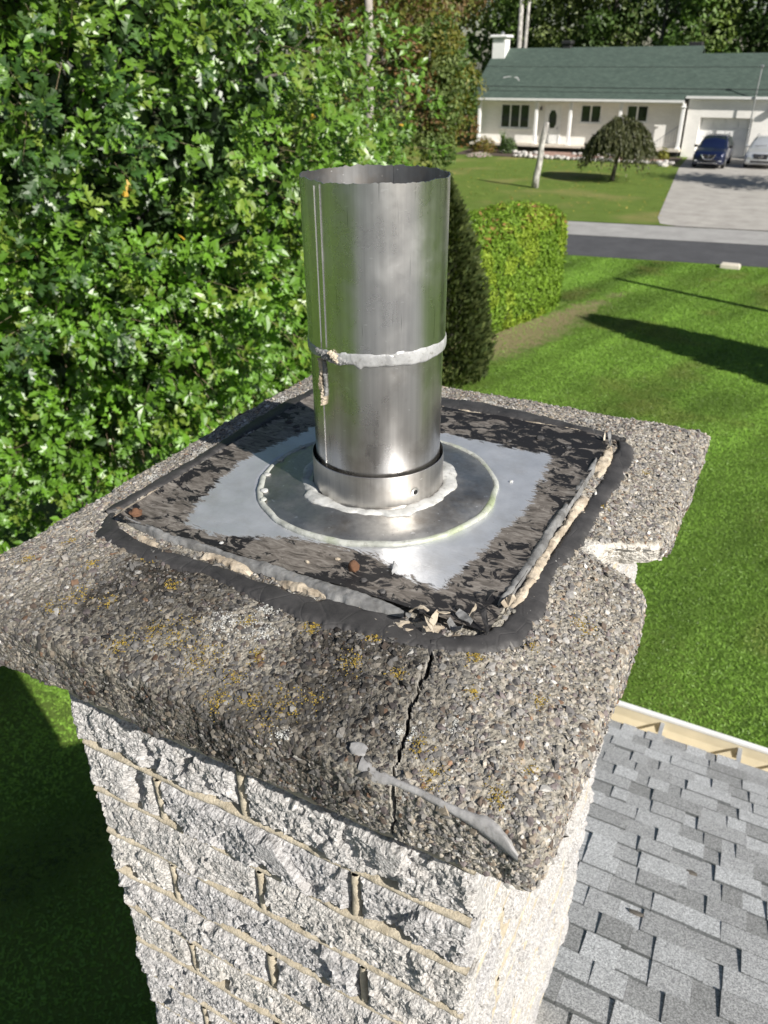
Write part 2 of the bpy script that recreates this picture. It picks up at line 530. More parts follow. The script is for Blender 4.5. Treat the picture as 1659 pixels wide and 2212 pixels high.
def m_lawn(name, c0, c1, dry, stripe=0.0, srot=0.0, bare=False):
    t = NT(name); v = t.coord()
    f = t.noise(v, 1.1, 6, 0.65); f2 = t.noise(v, 28, 4, 0.7); f3 = t.noise(v, 0.28, 3, 0.5)
    c = t.ramp(t.math('ADD', t.math('MULTIPLY', f, 0.55), t.math('MULTIPLY', f2, 0.45)), [(0.3, c0), (0.7, c1)])
    if stripe:
        w = t.noise(t.mapping(v, (1.5, 0.22, 1), rot=(0, 0, srot)), 1.0, 4, 0.6)
        c = t.mix(stripe, c, t.ramp(w, [(0.2, 0.62), (0.8, 1.3)]), 'MULTIPLY')
    c = t.mix(t.ramp(f3, [(0.52, 0.0), (0.7, 0.8)]), c, dry)
    if bare:
        sx = t.n('SeparateXYZ', {'Vector': v})
        e = t.math('ADD', sx.outputs[0], t.math('MULTIPLY', sx.outputs[1], -0.283))     # across the hedge's foot
        e = t.math('ABSOLUTE', t.math('ADD', e, 10.25))
        yy = t.math('ABSOLUTE', t.math('SUBTRACT', sx.outputs[1], 16.8))
        d = t.math('ADD', t.math('MULTIPLY', e, 0.75), t.math('MULTIPLY', yy, 0.13))
        d = t.math('ADD', d, t.math('MULTIPLY', t.math('SUBTRACT', t.noise(v, 3.5, 5, 0.7), 0.5), 1.4))
        c = t.mix(t.ramp(d, [(0.45, 0.9), (0.95, 0.0)]), c, (0.33, 0.26, 0.15))
    t.p(Base_Color=c, Roughness=0.85, Normal=t.bump(t.math('ADD', f2, t.noise(v, 90, 3)), 1.0, 0.05))
    t.b.inputs['Specular IOR Level'].default_value = 0.2
    return t.m

def m_asphalt(name, c0, c1, crack=False):
    t = NT(name); v = t.coord()
    c = t.ramp(t.noise(v, 1.3, 6, 0.7), [(0.3, c0), (0.7, c1)])
    c = t.mix(0.4, c, t.ramp(t.noise(v, 60, 3, 0.8), [(0.3, 0.6), (0.7, 1.3)]), 'MULTIPLY')
    t.p(Base_Color=c, Roughness=0.9, Normal=t.bump(t.noise(v, 80, 3), 0.5, 0.01))
    return t.m

def m_roofgreen():
    t = NT('green_asphalt_roof'); v = t.coord()
    br = t.n('TexBrick', {'Vector': t.mapping(v, (1, 1, 1)), 'Color1': (0.048, 0.075, 0.06), 'Color2': (0.068, 0.10, 0.08), 'Mortar': (0.034, 0.052, 0.044),
                          'Scale': 1.0, 'Mortar Size': 0.012, 'Bias': 0.0, 'Brick Width': 0.33, 'Row Height': 0.14})
    c = t.mix(0.5, br.outputs['Color'], t.ramp(t.noise(v, 3.2, 5, 0.7), [(0.3, 0.65), (0.7, 1.3)]), 'MULTIPLY')
    t.p(Base_Color=c, Roughness=0.9, Normal=t.bump(t.noise(v, 12, 4), 0.5, 0.02))
    return t.m

def m_wall():
    t = NT('white_painted_brick'); v = t.coord()
    br = t.n('TexBrick', {'Vector': t.mapping(v, (1, 1, 1), rot=(math.pi / 2, 0, 0)), 'Color1': (0.82, 0.80, 0.75), 'Color2': (0.87, 0.85, 0.8), 'Mortar': (0.74, 0.71, 0.66),
                          'Scale': 1.0, 'Mortar Size': 0.008, 'Brick Width': 0.4, 'Row Height': 0.13})
    c = t.mix(0.25, br.outputs['Color'], t.ramp(t.noise(v, 1.5, 5), [(0.3, 0.8), (0.7, 1.1)]), 'MULTIPLY')
    t.p(Base_Color=c, Roughness=0.75, Normal=t.bump(br.outputs['Fac'], -0.3, 0.01))
    return t.m

def m_carpaint(name, col, metal=0.35):
    t = NT(name); v = t.coord()
    t.p(Base_Color=t.ramp(t.noise(v, 3, 4), [(0.3, tuple(c * 0.92 for c in col)), (0.7, tuple(c * 1.06 for c in col))]), Metallic=metal, Roughness=0.3)
    t.b.inputs['Coat Weight'].default_value = 0.8
    t.b.inputs['Coat Roughness'].default_value = 0.05
    return t.m

def m_glass(name, col=(0.012, 0.016, 0.014), rough=0.05):
    t = NT(name); v = t.coord()
    t.p(Base_Color=t.ramp(t.noise(v, 2, 3), [(0.3, col), (0.7, tuple(c * 2.2 for c in col))]), Roughness=rough)
    t.b.inputs['Specular IOR Level'].default_value = 0.6
    return t.m

M['crown'] = m_crown(); M['pebble'] = m_pebble(); M['brick'] = m_brick(); M['mortar'] = m_mortar()
M['steel_up'] = m_steel('stainless_upper', 0.66, 0.22, 0.34, 0.08)
M['steel_low'] = m_steel('stainless_lower', 0.62, 0.2, 0.36, 0.5, (1.0, 0.98, 0.95))
M['steel_collar'] = m_steel('stainless_collar', 0.60, 0.28, 0.45, 0.4, (1.0, 0.97, 0.93))
M['steel_disc'] = m_steel('stainless_disc', 0.46, 0.4, 0.58, 0.75, (1.0, 0.98, 0.94))
M['steel_inner'] = m_steel('dark_inner_steel', 0.30, 0.4, 0.6, 0.7)  # darker, rougher steel for the inside of the pipe
M['steel_seam'] = m_steel('bright_seam', 0.82, 0.2, 0.3, 0.05)
M['plate'] = m_plate(); M['tar'] = m_tar()
M['seal_white'] = m_sealant('white_sealant', (0.30, 0.30, 0.285), (0.56, 0.565, 0.55))
M['seal_algae'] = m_sealant('white_sealant_with_algae', (0.27, 0.28, 0.25), (0.52, 0.53, 0.49), 0.8)
M['seal_joint'] = m_sealant('clear_sealant', (0.24, 0.24, 0.24), (0.44, 0.445, 0.445), rough=0.25)
M['seal_grey'] = m_sealant('grey_sealant', (0.20, 0.195, 0.19), (0.37, 0.365, 0.36), rough=0.55)
M['crust'] = m_sealant('beige_crust', (0.22, 0.175, 0.125), (0.56, 0.49, 0.385), rough=0.9)
M['flap'] = m_sealant('grey_flap', (0.09, 0.088, 0.085), (0.26, 0.26, 0.255), rough=0.6)
M['rust'] = plain('rust', (0.13, 0.065, 0.035), 0.9, 0.1, 0.3, 60, 0.5)
M['lichen_y'] = plain('yellow_lichen', (0.27, 0.19, 0.03), 0.95, 0, 0.25, 200)
M['lichen_w'] = plain('pale_lichen', (0.42, 0.42, 0.395), 0.95, 0, 0.2, 200)
M['black'] = plain('black_hole', (0.008, 0.008, 0.008), 0.9)
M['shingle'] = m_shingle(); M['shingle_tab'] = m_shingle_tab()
M['gutter_white'] = plain('white_gutter_metal', (0.72, 0.72, 0.70), 0.45, 0, 0.05, 5)
M['gutter_in'] = plain('cream_gutter_inside', (0.72, 0.64, 0.46), 0.55, 0, 0.06, 6)
M['hanger'] = plain('grey_hanger_metal', (0.42, 0.43, 0.44), 0.5, 0.3, 0.08, 20)
M['oak'] = m_leaf('oak_leaf', 0.44, 0.9, 0.22)
M['leaf'] = m_leaf('tree_leaf', 0.5, 0.35, 0.25)
M['needle'] = m_leaf('conifer_spray', 0.6, 0.25, 0.18, (1.3, 1.4, 0.5))
M['twig'] = m_bark('twig_bark', (0.14, 0.10, 0.06), (0.30, 0.24, 0.15), 30)
M['bark'] = m_bark('grey_bark', (0.05, 0.045, 0.038), (0.15, 0.135, 0.115))
M['birch'] = m_bark('birch_bark', (0.12, 0.11, 0.10), (0.60, 0.58, 0.54), 9)
M['pole'] = m_bark('pole_wood', (0.26, 0.235, 0.205), (0.42, 0.39, 0.35), 6)
M['lawn'] = m_lawn('mown_lawn', (0.075, 0.15, 0.022), (0.18, 0.295, 0.05), (0.21, 0.26, 0.06), 0.5, R(17), True)
M['lawn2'] = m_lawn('dry_lawn', (0.10, 0.165, 0.025), (0.19, 0.27, 0.05), (0.30, 0.27, 0.10))
M['ground'] = m_lawn('wood_floor', (0.03, 0.04, 0.012), (0.06, 0.08, 0.025), (0.06, 0.05, 0.03))
M['asphalt'] = m_asphalt('dark_asphalt', (0.045, 0.046, 0.05), (0.075, 0.076, 0.082))
M['shoulder'] = m_asphalt('pale_old_pavement', (0.25, 0.245, 0.235), (0.36, 0.355, 0.34))
M['drive'] = m_asphalt('concrete_driveway', (0.28, 0.265, 0.24), (0.42, 0.40, 0.365))
M['green_roof'] = m_roofgreen(); M['wall'] = m_wall()
M['white'] = plain('white_paint', (0.8, 0.8, 0.78), 0.5, 0, 0.04, 3)
M['cream'] = plain('cream_concrete', (0.6, 0.55, 0.46), 0.8, 0, 0.1, 2)
M['glass'] = m_glass('dark_window_glass')
M['blue_paint'] = m_carpaint('dark_blue_paint', (0.007, 0.013, 0.05))
M['silver_paint'] = m_carpaint('pale_silver_paint', (0.60, 0.62, 0.63), 0.5)
M['rubber'] = plain('black_rubber', (0.018, 0.018, 0.018), 0.8)
M['chrome'] = plain('chrome', (0.7, 0.7, 0.7), 0.12, 1.0, 0.02)
M['blackplastic'] = plain('black_plastic', (0.02, 0.02, 0.021), 0.5)
M['lamp'] = m_glass('headlight_lens', (0.35, 0.36, 0.38), 0.08)
M['rock'] = plain('pale_fieldstone', (0.42, 0.40, 0.37), 0.9, 0, 0.3, 5, 0.6, bscale=14)
M['paver'] = plain('reddish_paving', (0.30, 0.19, 0.15), 0.9, 0, 0.2, 4)
M['wire'] = plain('wire_black', (0.015, 0.015, 0.016), 0.6)
M['metal_grey'] = plain('galvanised_metal', (0.42, 0.43, 0.44), 0.4, 0.8)
M['soil'] = plain('garden_soil', (0.07, 0.05, 0.035), 0.95, 0, 0.25, 6, 0.5)

# ================================================================== the setting
def strip(x0, x1, ya, yb, z, k=0.15, nx=2):
    xs = np.linspace(x0, x1, nx)
    V = [(x, ya + k * x, z) for x in xs] + [(x, yb + k * x, z) for x in xs]
    F = [(i, i + 1, nx + i + 1, nx + i) for i in range(nx - 1)]
    return np.array(V, float), F

structure('ground', (np.array([(-400, -400, -0.03), (400, -400, -0.03), (400, 700, -0.03), (-400, 700, -0.03)], float), [(0, 1, 2, 3)]), M['ground'])
structure('lawn', (np.array([(-45, -40, 0), (45, -40, 0), (45, 27.6 + 6.75, 0), (-45, 27.6 - 6.75, 0)], float), [(0, 1, 2, 3)]), M['lawn'])
structure('road', strip(-45, 45, 27.6, 31.3, 0.004), M['asphalt'])
structure('road_shoulder', strip(-45, 45, 31.3, 34.2, 0.012), M['shoulder'])
structure('front_lawn', (np.array([(-45, 34.2 - 6.75, 0.03), (45, 34.2 + 6.75, 0.03), (45, 90, 0.03), (-45, 90, 0.03)], float), [(0, 1, 2, 3)]), M['lawn2'])
structure('driveway', (np.array([(-4.4, 33.5, 0.04), (-5.1, 33.8, 0.04), (-5.45, 35.2, 0.04), (-7.67, 53.4, 0.04), (-8.25, 60.8, 0.04), (4.5, 60.8, 0.04), (3.8, 34.7, 0.04)], float)[::-1],
                       [tuple(range(7))]), M['drive'])

# ================================================================== our house: roof, gutter
SL = 0.47
EY, EZ = 2.70, 2.45                       # lower edge of the shingles
def roofz(y): return EZ + SL * (EY - y)
RY = -3.3                                 # ridge, out of view; set back so the pipe mirrors grey roof
house = root('shingled_house', (3.0, -1.7, 0), 'house under the chimney with light grey shingle roof and cream gutter', 'house')
HX0, HX1 = -0.16, 14.0
zr = roofz(RY)
yb = 2 * RY - EY
deck = prismx([(EY - 0.03, EZ - 0.09), (EY - 0.03, roofz(EY - 0.03) - 0.012), (RY, zr - 0.012), (yb, EZ - 0.012), (yb, EZ - 0.09), (RY, zr - 0.16)], HX0, HX1)
roof = part('roof', deck, M['shingle'], house)
part('gable_wall', prismx([(EY - 0.4, 0), (EY - 0.4, roofz(EY - 0.4) - 0.16), (RY, zr - 0.2), (yb + 0.4, EZ + 0.02), (yb + 0.4, 0)], HX0 + 0.12, HX0 + 0.32), M['wall'], house)
part('wall', box(HX0 + 0.322, HX1 - 0.2, EY - 0.6, EY - 0.4, 0, EZ), M['wall'], house)
part('wall', box(HX0 + 0.322, HX1 - 0.2, yb + 0.4, yb + 0.6, 0, EZ), M['wall'], house)

EXP = 0.122
sl_len = math.hypot(1, SL)
def tab_mesh(th, name):
    # unit width in x; origin at the lower (butt) edge on the roof plane
    up_y = -(EXP + 0.012)
    V = []
    for x in (0, 1):
        V += [(x, 0, 0.0), (x, up_y, -up_y * SL - 0.004), (x, up_y, -up_y * SL - 0.001 + 0.25 * th), (x, -0.0015, th), (x, 0.0, th * 0.8)]
    F = [(4, 3, 2, 1, 0), (5, 6, 7, 8, 9), (0, 1, 6, 5), (1, 2, 7, 6), (2, 3, 8, 7), (3, 4, 9, 8), (4, 0, 5, 9)]
    me = mk_mesh(name, V, [f[::-1] for f in F])
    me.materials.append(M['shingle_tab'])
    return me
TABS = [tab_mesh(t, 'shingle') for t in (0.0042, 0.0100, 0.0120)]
rest = []
nsh = 0
for i in range(50):
    yc = EY - i * EXP
    if yc < RY + 0.1: break
    x = HX0 - random.random() * 0.12
    hi = random.random() < 0.5
    while x < 7.0:
        w = random.choice((0.075, 0.10, 0.13, 0.165, 0.2)) * random.uniform(0.9, 1.1)
        if not hi: w *= 0.8
        k = (1 if random.random() < 0.6 else 2) if hi else 0
        x1 = x + w
        if x1 > HX0:
            xa = max(x, HX0)
            if x1 > 0.22 and x < 1.75 and 0.15 < yc:
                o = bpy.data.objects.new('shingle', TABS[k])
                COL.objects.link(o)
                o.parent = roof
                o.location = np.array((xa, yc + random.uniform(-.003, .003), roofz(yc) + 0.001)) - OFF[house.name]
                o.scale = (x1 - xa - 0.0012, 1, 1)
                nsh += 1
            else:
                th = (0.0042, 0.0100, 0.0120)[k]
                uy = yc - EXP - 0.012
                xb = x1 - 0.0012
                rest.append((np.array([(xa, yc, roofz(yc)), (xb, yc, roofz(yc)), (xb, yc, roofz(yc) + th), (xa, yc, roofz(yc) + th),
                                       (xa, uy, roofz(uy)), (xb, uy, roofz(uy)), (xb, uy, roofz(uy) + 0.001), (xa, uy, roofz(uy) + 0.001)], float), BOXF))
        x = x1; hi = not hi
part('shingle_field', join(*rest), M['shingle'], roof, kind='stuff')

# gutter: channel open to the top, with hangers across it
gp = [(EY - 0.02, EZ - 0.012), (EY - 0.02, EZ - 0.11), (EY + 0.085, EZ - 0.11), (EY + 0.10, EZ - 0.03), (EY + 0.10, EZ + 0.035)]
def sheet_x(poly, x0, x1):
    n = len(poly)
    V = [(x0, y, z) for y, z in poly] + [(x1, y, z) for y, z in poly]
    return np.array(V, float), [(i, i + 1, n + i + 1, n + i) for i in range(n - 1)]
gut = part('gutter', sheet_x(gp, HX0, 9.0), M['gutter_in'], house)
part('gutter_front', box(HX0, 9.0, EY + 0.102, EY + 0.108, EZ - 0.112, EZ + 0.036), M['gutter_white'], gut)
part('gutter_lip', box(HX0, 9.0, EY + 0.096, EY + 0.128, EZ + 0.037, EZ + 0.052), M['gutter_white'], gut)
hx = 0.10
for k in range(11):
    hx += random.choice((0.2, 0.24, 0.42))
    part('hanger', join(box(hx, hx + 0.022, EY - 0.018, EY + 0.098, EZ + 0.012, EZ + 0.017), box(hx + 0.002, hx + 0.02, EY + 0.086, EY + 0.0985, EZ - 0.05, EZ + 0.011)), M['hanger'], gut)

# ================================================================== chimney
ZP = 5.27
chim = root('chimney', (0.04, 0.0, 3.4), 'split-face white brick chimney with a cracked pebbly concrete crown', 'chimney')
CX0, CX1, CY0, CY1 = -0.222, 0.310, -0.400, 0.400
mo = -0.0045
part('core', box(CX0 + 0.02, CX1 - 0.02, CY0 + 0.02, CY1 - 0.02, 3.4, ZP - 0.08), M['mortar'], chim)
MORT = []
part('lower_stack', box(CX0 + 0.004, CX1 - 0.004, CY0 + 0.004, CY1 - 0.004, 0.0, 3.399), M['brick'], chim)

def rock_face(u0, u1, z0, z1, step, seed, amp=1.0):
    """local sheet: u along the wall, w outwards, z up; returns verts (u, w, z) with a skirt back into the wall"""
    nu = max(4, int((u1 - u0) / step) + 1); nz = max(4, int((z1 - z0) / step) + 1)
    U, Z = np.meshgrid(np.linspace(u0, u1, nu), np.linspace(z0, z1, nz), indexing='ij')
    P = np.stack([U.ravel(), Z.ravel(), np.full(U.size, seed * 1.37)], 1)
    e = np.minimum(np.minimum(U - u0, u1 - U), np.minimum(Z - z0, z1 - Z)).ravel()
    fall = 1 - np.clip(e / 0.010, 0, 1); fall = fall ** 1.6
    rg = np.random.default_rng(int(seed * 100) + 5)
    def cells(size, hh, tilt):
        nc = max(6, int((u1 - u0) * (z1 - z0) / size ** 2))
        cu = rg.uniform(u0 - size, u1 + size, nc); cz = rg.uniform(z0 - size, z1 + size, nc)
        ch = rg.normal(0, hh, nc); tu = rg.normal(0, tilt, nc); tz_ = rg.normal(0, tilt, nc)
        Pj = P[:, :2] + size * 0.35 * np.stack([fbm(P * (1.1 / size), 51, 3), fbm(P * (1.1 / size) + 9, 53, 3)], 1)
        out_ = np.zeros(len(P))
        for s0 in range(0, len(P), 2000):
            q2 = Pj[s0:s0 + 2000]
            d2 = (q2[:, 0:1] - cu) ** 2 + (q2[:, 1:2] - cz) ** 2
            k2 = d2.argmin(1)
            out_[s0:s0 + 2000] = ch[k2] + tu[k2] * (q2[:, 0] - cu[k2]) + tz_[k2] * (q2[:, 1] - cz[k2])
        return out_
    w = 0.0105 + 0.0035 * fbm(P * 15, 3, 3) + cells(0.034, 0.0010, 0.08) + cells(0.010, 0.0006, 0.11) + 0.0030 * fbm(P * 80, 5, 4, 0.75) + 0.0017 * vnoise(P * 330, 8)
    pit = np.clip(fbm(P * 20 + 40, 23, 3) - 0.34, 0, 1)
    w = w - 0.06 * pit
    w = w * amp * (1 - 0.25 * fall) - fall * 0.006
    w = np.clip(w, -0.012, 0.021)
    jig = 0.0016 * (fall < 0.9)
    Uu = U.ravel() + (0.0016 * vnoise(P * 150, 31) + 0.003 * fall * vnoise(P * 50 + 5, 35)); Zz = Z.ravel() + (0.0016 * vnoise(P * 150 + 9, 33) + 0.0025 * fall * vnoise(P * 50 + 8, 37))
    V = np.stack([Uu, w, Zz], 1)
    F = [tuple(f) for f in gridF(nu, nz)]
    ring = [i * nz for i in range(nu)] + [(nu - 1) * nz + j for j in range(1, nz)] + [i * nz + nz - 1 for i in range(nu - 2, -1, -1)] + [j for j in range(nz - 2, 0, -1)]
    b = len(V); B = V[ring].copy(); B[:, 1] = -0.02
    V = np.concatenate([V, B]); m = len(ring)
    F += [(ring[k], b + k, b + (k + 1) % m, ring[(k + 1) % m]) for k in range(m)]
    return V, F

ROW = 0.088; J0 = -0.252; JT = 0.0140
def wall_bricks(axis, plane, out, a0, a1, step, rows, off_even, off_odd, seed):
    n = 0
    def lay(V):
        W = np.empty_like(V)
        if axis == 'y':
            W[:, 0] = V[:, 0]; W[:, 1] = plane + out * V[:, 1]; W[:, 2] = V[:, 2]
        else:
            W[:, 1] = V[:, 0]; W[:, 0] = plane + out * V[:, 1]; W[:, 2] = V[:, 2]
        return W
    def joint(u0, u1, z0, z1, long_u):
        if long_u: nu_, nz_ = max(3, int((u1 - u0) / 0.004)), 8
        else: nu_, nz_ = 8, max(3, int((z1 - z0) / 0.004))
        U, Z = np.meshgrid(np.linspace(u0, u1, nu_), np.linspace(z0, z1, nz_), indexing='ij')
        P = np.stack([U.ravel(), Z.ravel(), np.full(U.size, seed * 0.3)], 1)
        c_ = (Z.ravel() - z0) / (z1 - z0) if long_u else (U.ravel() - u0) / (u1 - u0)
        prof = 1 - np.abs(2 * c_ - 1) ** 3
        w = -0.010 + (0.0178 + 0.003 * fbm(P * 14, 61, 3) + 0.0016 * fbm(P * 90, 63, 3)) * prof
        jz = 0.0016 * fbm(P * 30 + 4, 65, 2)
        V = np.stack([P[:, 0] + (0 if long_u else jz), w, P[:, 1] + (jz if long_u else 0)], 1)
        MORT.append((lay(V), [tuple(f) for f in gridF(nu_, nz_)]))
    for r in range(rows):
        zt = ZP + J0 + ROW * (2 - r) - JT / 2; zb_ = zt - ROW + JT
        zt = min(zt, ZP - 0.085)
        cuts = []
        off = off_even if r % 2 == 0 else off_odd
        x = off - 1.164
        while x < a1 + 0.3:
            cuts.append(x + random.uniform(-.008, .008)); x += 0.291
        cuts = [a0] + [c for c in cuts if a0 + 0.035 < c < a1 - 0.035] + [a1]
        joint(a0 + 0.004, a1 - 0.004, zb_ - JT - 0.0016, zb_ + 0.0016, True)
        for c in cuts[1:-1]: joint(c - JT / 2 - 0.002, c + JT / 2 + 0.002, zb_, zt, False)
        for i in range(len(cuts) - 1):
            u0 = cuts[i] + (JT / 2 if i else 0); u1 = cuts[i + 1] - (JT / 2 if i < len(cuts) - 2 else 0)
            jit = random.uniform(-.003, .003)
            V, F = rock_face(u0, u1, zb_ + jit * 0.3, zt + jit * 0.3, step if zt > ZP - 1.1 else step * 2.5, seed + n * 3.1 + r, random.uniform(0.8, 1.15))
            W = np.empty_like(V)
            if axis == 'y':
                W[:, 0] = V[:, 0]; W[:, 1] = plane + out * V[:, 1]; W[:, 2] = V[:, 2]
            else:
                W[:, 1] = V[:, 0]; W[:, 0] = plane + out * V[:, 1]; W[:, 2] = V[:, 2]
            flip = (axis == 'y' and out > 0) or (axis == 'x' and out < 0)
            part('brick', (W, [f[::-1] for f in F] if flip else F), M['brick'], chim)
            n += 1
wall_bricks('y', CY0, -1, CX0 - 0.014, CX1 + 0.016, 0.0023, 15, -0.108, 0.037, 1)
wall_bricks('x', CX1, 1, CY0 + 0.002, CY1, 0.0045, 15, -0.25, -0.11, 200)
wall_bricks('x', CX0, -1, CY0 + 0.002, CY1, 0.008, 15, -0.25, -0.11, 400)

part('mortar', join(*MORT), M['mortar'], chim, smooth=True)

# ---------------------------------------------------------------- concrete crown
SX0, SX1, SY0, SY1 = -0.384, 0.397, -0.450, 0.4845
ZE, ZB = -0.034, -0.106
def slabz(x, y):
    d = np.minimum(np.minimum(x - SX0, SX1 - x), np.minimum(y - SY0, SY1 - y))
    return ZE + 0.028 * np.clip(d / 0.13, 0, 1) ** 0.8
raw = []
def arc(cx, cy, a0, a1, r=0.022):
    for a in np.linspace(a0, a1, 5): raw.append((cx + r * math.cos(a), cy + r * math.sin(a)))
rr = 0.022
arc(SX0 + rr, SY0 + rr, math.pi, 1.5 * math.pi)
arc(SX1 - rr, SY0 + rr, 1.5 * math.pi, 2 * math.pi)
raw += [(0.399, -0.25), (0.400, -0.10), (0.399, -0.075), (0.394, -0.048), (0.378, -0.034), (0.360, -0.0300), (0.343, -0.026), (0.329, -0.018), (0.326, -0.004), (0.331, 0.016), (0.344, 0.034), (0.360, 0.044), (0.372, 0.056), (0.385, 0.066), (0.397, 0.090)]
arc(SX1 - rr, SY1 - rr, 0, 0.5 * math.pi)
arc(SX0 + rr, SY1 - rr, 0.5 * math.pi, math.pi)
raw = np.array(raw)
out = []
for i in range(len(raw)):
    a, b = raw[i], raw[(i + 1) % len(raw)]
    L = np.linalg.norm(b - a); t = 0.0
    while t < L:
        p = a + (b - a) * t / L
        out.append(p)
        front = p[1] < SY0 + 0.01
        t += 0.0013 if (front and 0.17 < p[0] < 0.31) else (0.0028 if (front or p[0] > 0.3) else 0.005)
PO = np.array(out); NO = len(PO)
tg = np.roll(PO, -3, 0) - np.roll(PO, 3, 0); tg /= np.linalg.norm(tg, axis=1)[:, None]
NRM = np.stack([tg[:, 1], -tg[:, 0]], 1)
P3 = np.concatenate([PO, np.zeros((NO, 1))], 1)
PO = PO + NRM * (0.006 * fbm(P3 * 9, 2) + 0.0025 * fbm(P3 * 45, 4))[:, None]
per = np.cumsum(np.linalg.norm(np.roll(PO, -1, 0) - PO, axis=1))
rad = np.linalg.norm(PO, axis=1); DIRP = PO / rad[:, None]
RE = 0.011
NT_, NA, NS = 74, 7, 28
cols = []
for k in range(NT_):
    u = k / (NT_ - 1)
    ins = (rad * 0.5) * (1 - u) + RE * u
    xy = PO - DIRP * ins[:, None]
    cols.append(np.concatenate([xy, slabz(xy[:, 0], xy[:, 1])[:, None]], 1))
zedge = cols[-1][:, 2]
for k in range(1, NA + 1):
    a = k / NA * math.pi / 2
    xy = PO - DIRP * (RE * (1 - math.sin(a)))
    cols.append(np.concatenate([xy, (zedge - RE * (1 - math.cos(a)))[:, None]], 1))
zbv = ZB + 0.006 * n1(per * 11, 5) + 0.004 * n1(per * 47, 6)
frontm = (PO[:, 1] < SY0 + 0.02)
zbv = zbv + 0.036 * (PO[:, 0] > 0.29) * np.clip((PO[:, 1] + 0.024) / 0.02, 0, 1) * np.clip((0.17 - PO[:, 1]) / 0.08, 0, 1)
zbv = zbv - frontm * 0.013 * np.exp(-((PO[:, 0] + 0.055) / 0.022) ** 2)      # a bulge left of the middle
zs = zedge - RE
for k in range(1, NS + 1):
    t = k / NS
    cols.append(np.concatenate([PO - NRM * (0.004 * t * t), (zs * (1 - t) + zbv * t)[:, None]], 1))
cols.append(np.concatenate([PO - DIRP * 0.012, (zbv - 0.001)[:, None]], 1))
cols.append(np.concatenate([PO - DIRP * 0.2, (zbv * 0 + ZB + 0.008)[:, None]], 1))
SV = np.stack(cols, 1); NR = SV.shape[1]
rightm = PO[:, 0] > 0.29
wun = np.where(rightm, np.clip((PO[:, 1] + 0.024) / 0.02, 0, 1) * np.clip((0.20 - PO[:, 1]) / 0.10, 0, 1), 0)
SV[:, NT_ + NA:, 1] += (wun[:, None] * 0.48 * np.clip(zedge[:, None] - SV[:, NT_ + NA:, 2], 0, 1))
innotch = np.clip((0.392 - PO[:, 0]) / 0.006, 0, 1) * rightm * (np.abs(PO[:, 1] - 0.025) < 0.075) * (PO[:, 1] > -0.030)
sidew = np.zeros(NR); sidew[NT_:NT_ + NA] = np.linspace(0, 1, NA); sidew[NT_ + NA:] = 1
nrm = np.zeros_like(SV)
nrm[:, :, :2] = NRM[:, None] * sidew[None, :, None]; nrm[:, :, 2] = (1 - sidew)[None]
nrm /= np.linalg.norm(nrm, axis=2)[..., None]
flatP = SV.reshape(-1, 3); flatN = nrm.reshape(-1, 3)

def jag(pts, step=0.003, amp=0.0055, seed=3):
    pts = np.array(pts, float); o = []
    for a, b in zip(pts[:-1], pts[1:]):
        n = max(2, int(np.linalg.norm(b - a) / step))
        for i in range(n): o.append(a + (b - a) * i / n)
    o.append(pts[-1]); o = np.array(o)
    o[:, 0] += amp * n1(np.arange(len(o)) * 0.45, seed)
    return o
def unroll(P):
    return np.stack([P[:, 0], P[:, 1] - np.maximum(0, -0.036 - P[:, 2]), P[:, 0] * 0], 1)
CR1 = jag([(0.198, -0.230, 0), (0.207, -0.255, 0), (0.226, -0.310, 0), (0.233, -0.365, 0), (0.243, -0.41, 0), (0.251, -0.445, 0), (0.2555, -0.487, 0), (0.243, -0.54, 0)])
CR2 = jag([(0.2555, -0.487, 0), (0.263, -0.505, 0), (0.276, -0.54, 0)], seed=8)
CRK = np.concatenate([CR1, CR2])
def crack_dist(P):
    d = np.full(len(P), 1.0)
    m = (P[:, 0] > 0.17) & (P[:, 0] < 0.31) & (P[:, 1] < -0.2)
    if m.any():
        Q = unroll(P[m]); best = np.full(len(Q), 1.0)
        for a in CRK: best = np.minimum(best, np.linalg.norm(Q - a, axis=1))
        d[m] = best
    return d
cdist = crack_dist(flatP)
disp = 0.0040 * fbm(flatP * 13, 3) + 0.0020 * fbm(flatP * 60, 5, 3) + 0.0012 * vnoise(flatP * 170, 7)
notch = (flatP[:, 0] > 0.30) & (np.abs(flatP[:, 1] - 0.015) < 0.075)
inset_all = np.minimum(np.minimum(flatP[:, 0] - SX0, SX1 - flatP[:, 0]), np.minimum(flatP[:, 1] - SY0, SY1 - flatP[:, 1]))
disp = disp * np.clip(0.25 + inset_all / 0.05, 0.25, 1) if False else disp
NP = flatP + flatN * disp[:, None]
cw = 0.0021 + 0.0010 * vnoise(flatP * 60, 44)
incr = np.clip((cw - cdist) / 0.0012, 0, 1)
NP = NP - flatN * (0.022 * incr)[:, None]
def sstep(a, b, x):
    t = np.clip((x - a) / (b - a), 0, 1); return t * t * (3 - 2 * t)
def grime_at(P):
    x, y = P[:, 0], P[:, 1]
    g = (1 - sstep(0.20, 0.34, x)) * (0.35 + 0.65 * sstep(-0.38, -0.16, x)) * (1 - sstep(-0.30, -0.22, y))
    g = np.maximum(g, 0.6 * (1 - sstep(-0.47, -0.42, y)))
    g = np.maximum(g, 0.28)
    return np.clip(g * (0.8 + 0.75 * fbm(P * 8, 71)) + 0.25 * np.clip(fbm(P * 22, 73), 0, 1), 0, 1)
grime = grime_at(flatP)
cxn, cyn = 0.325, 0.005
nd = np.hypot((flatP[:, 0] - cxn) / 1.1, flatP[:, 1] - cyn)
side_f = np.repeat(innotch[:, None], NR, 1) * np.clip(sidew[None, :] * 2.2 - 0.5, 0, 1)
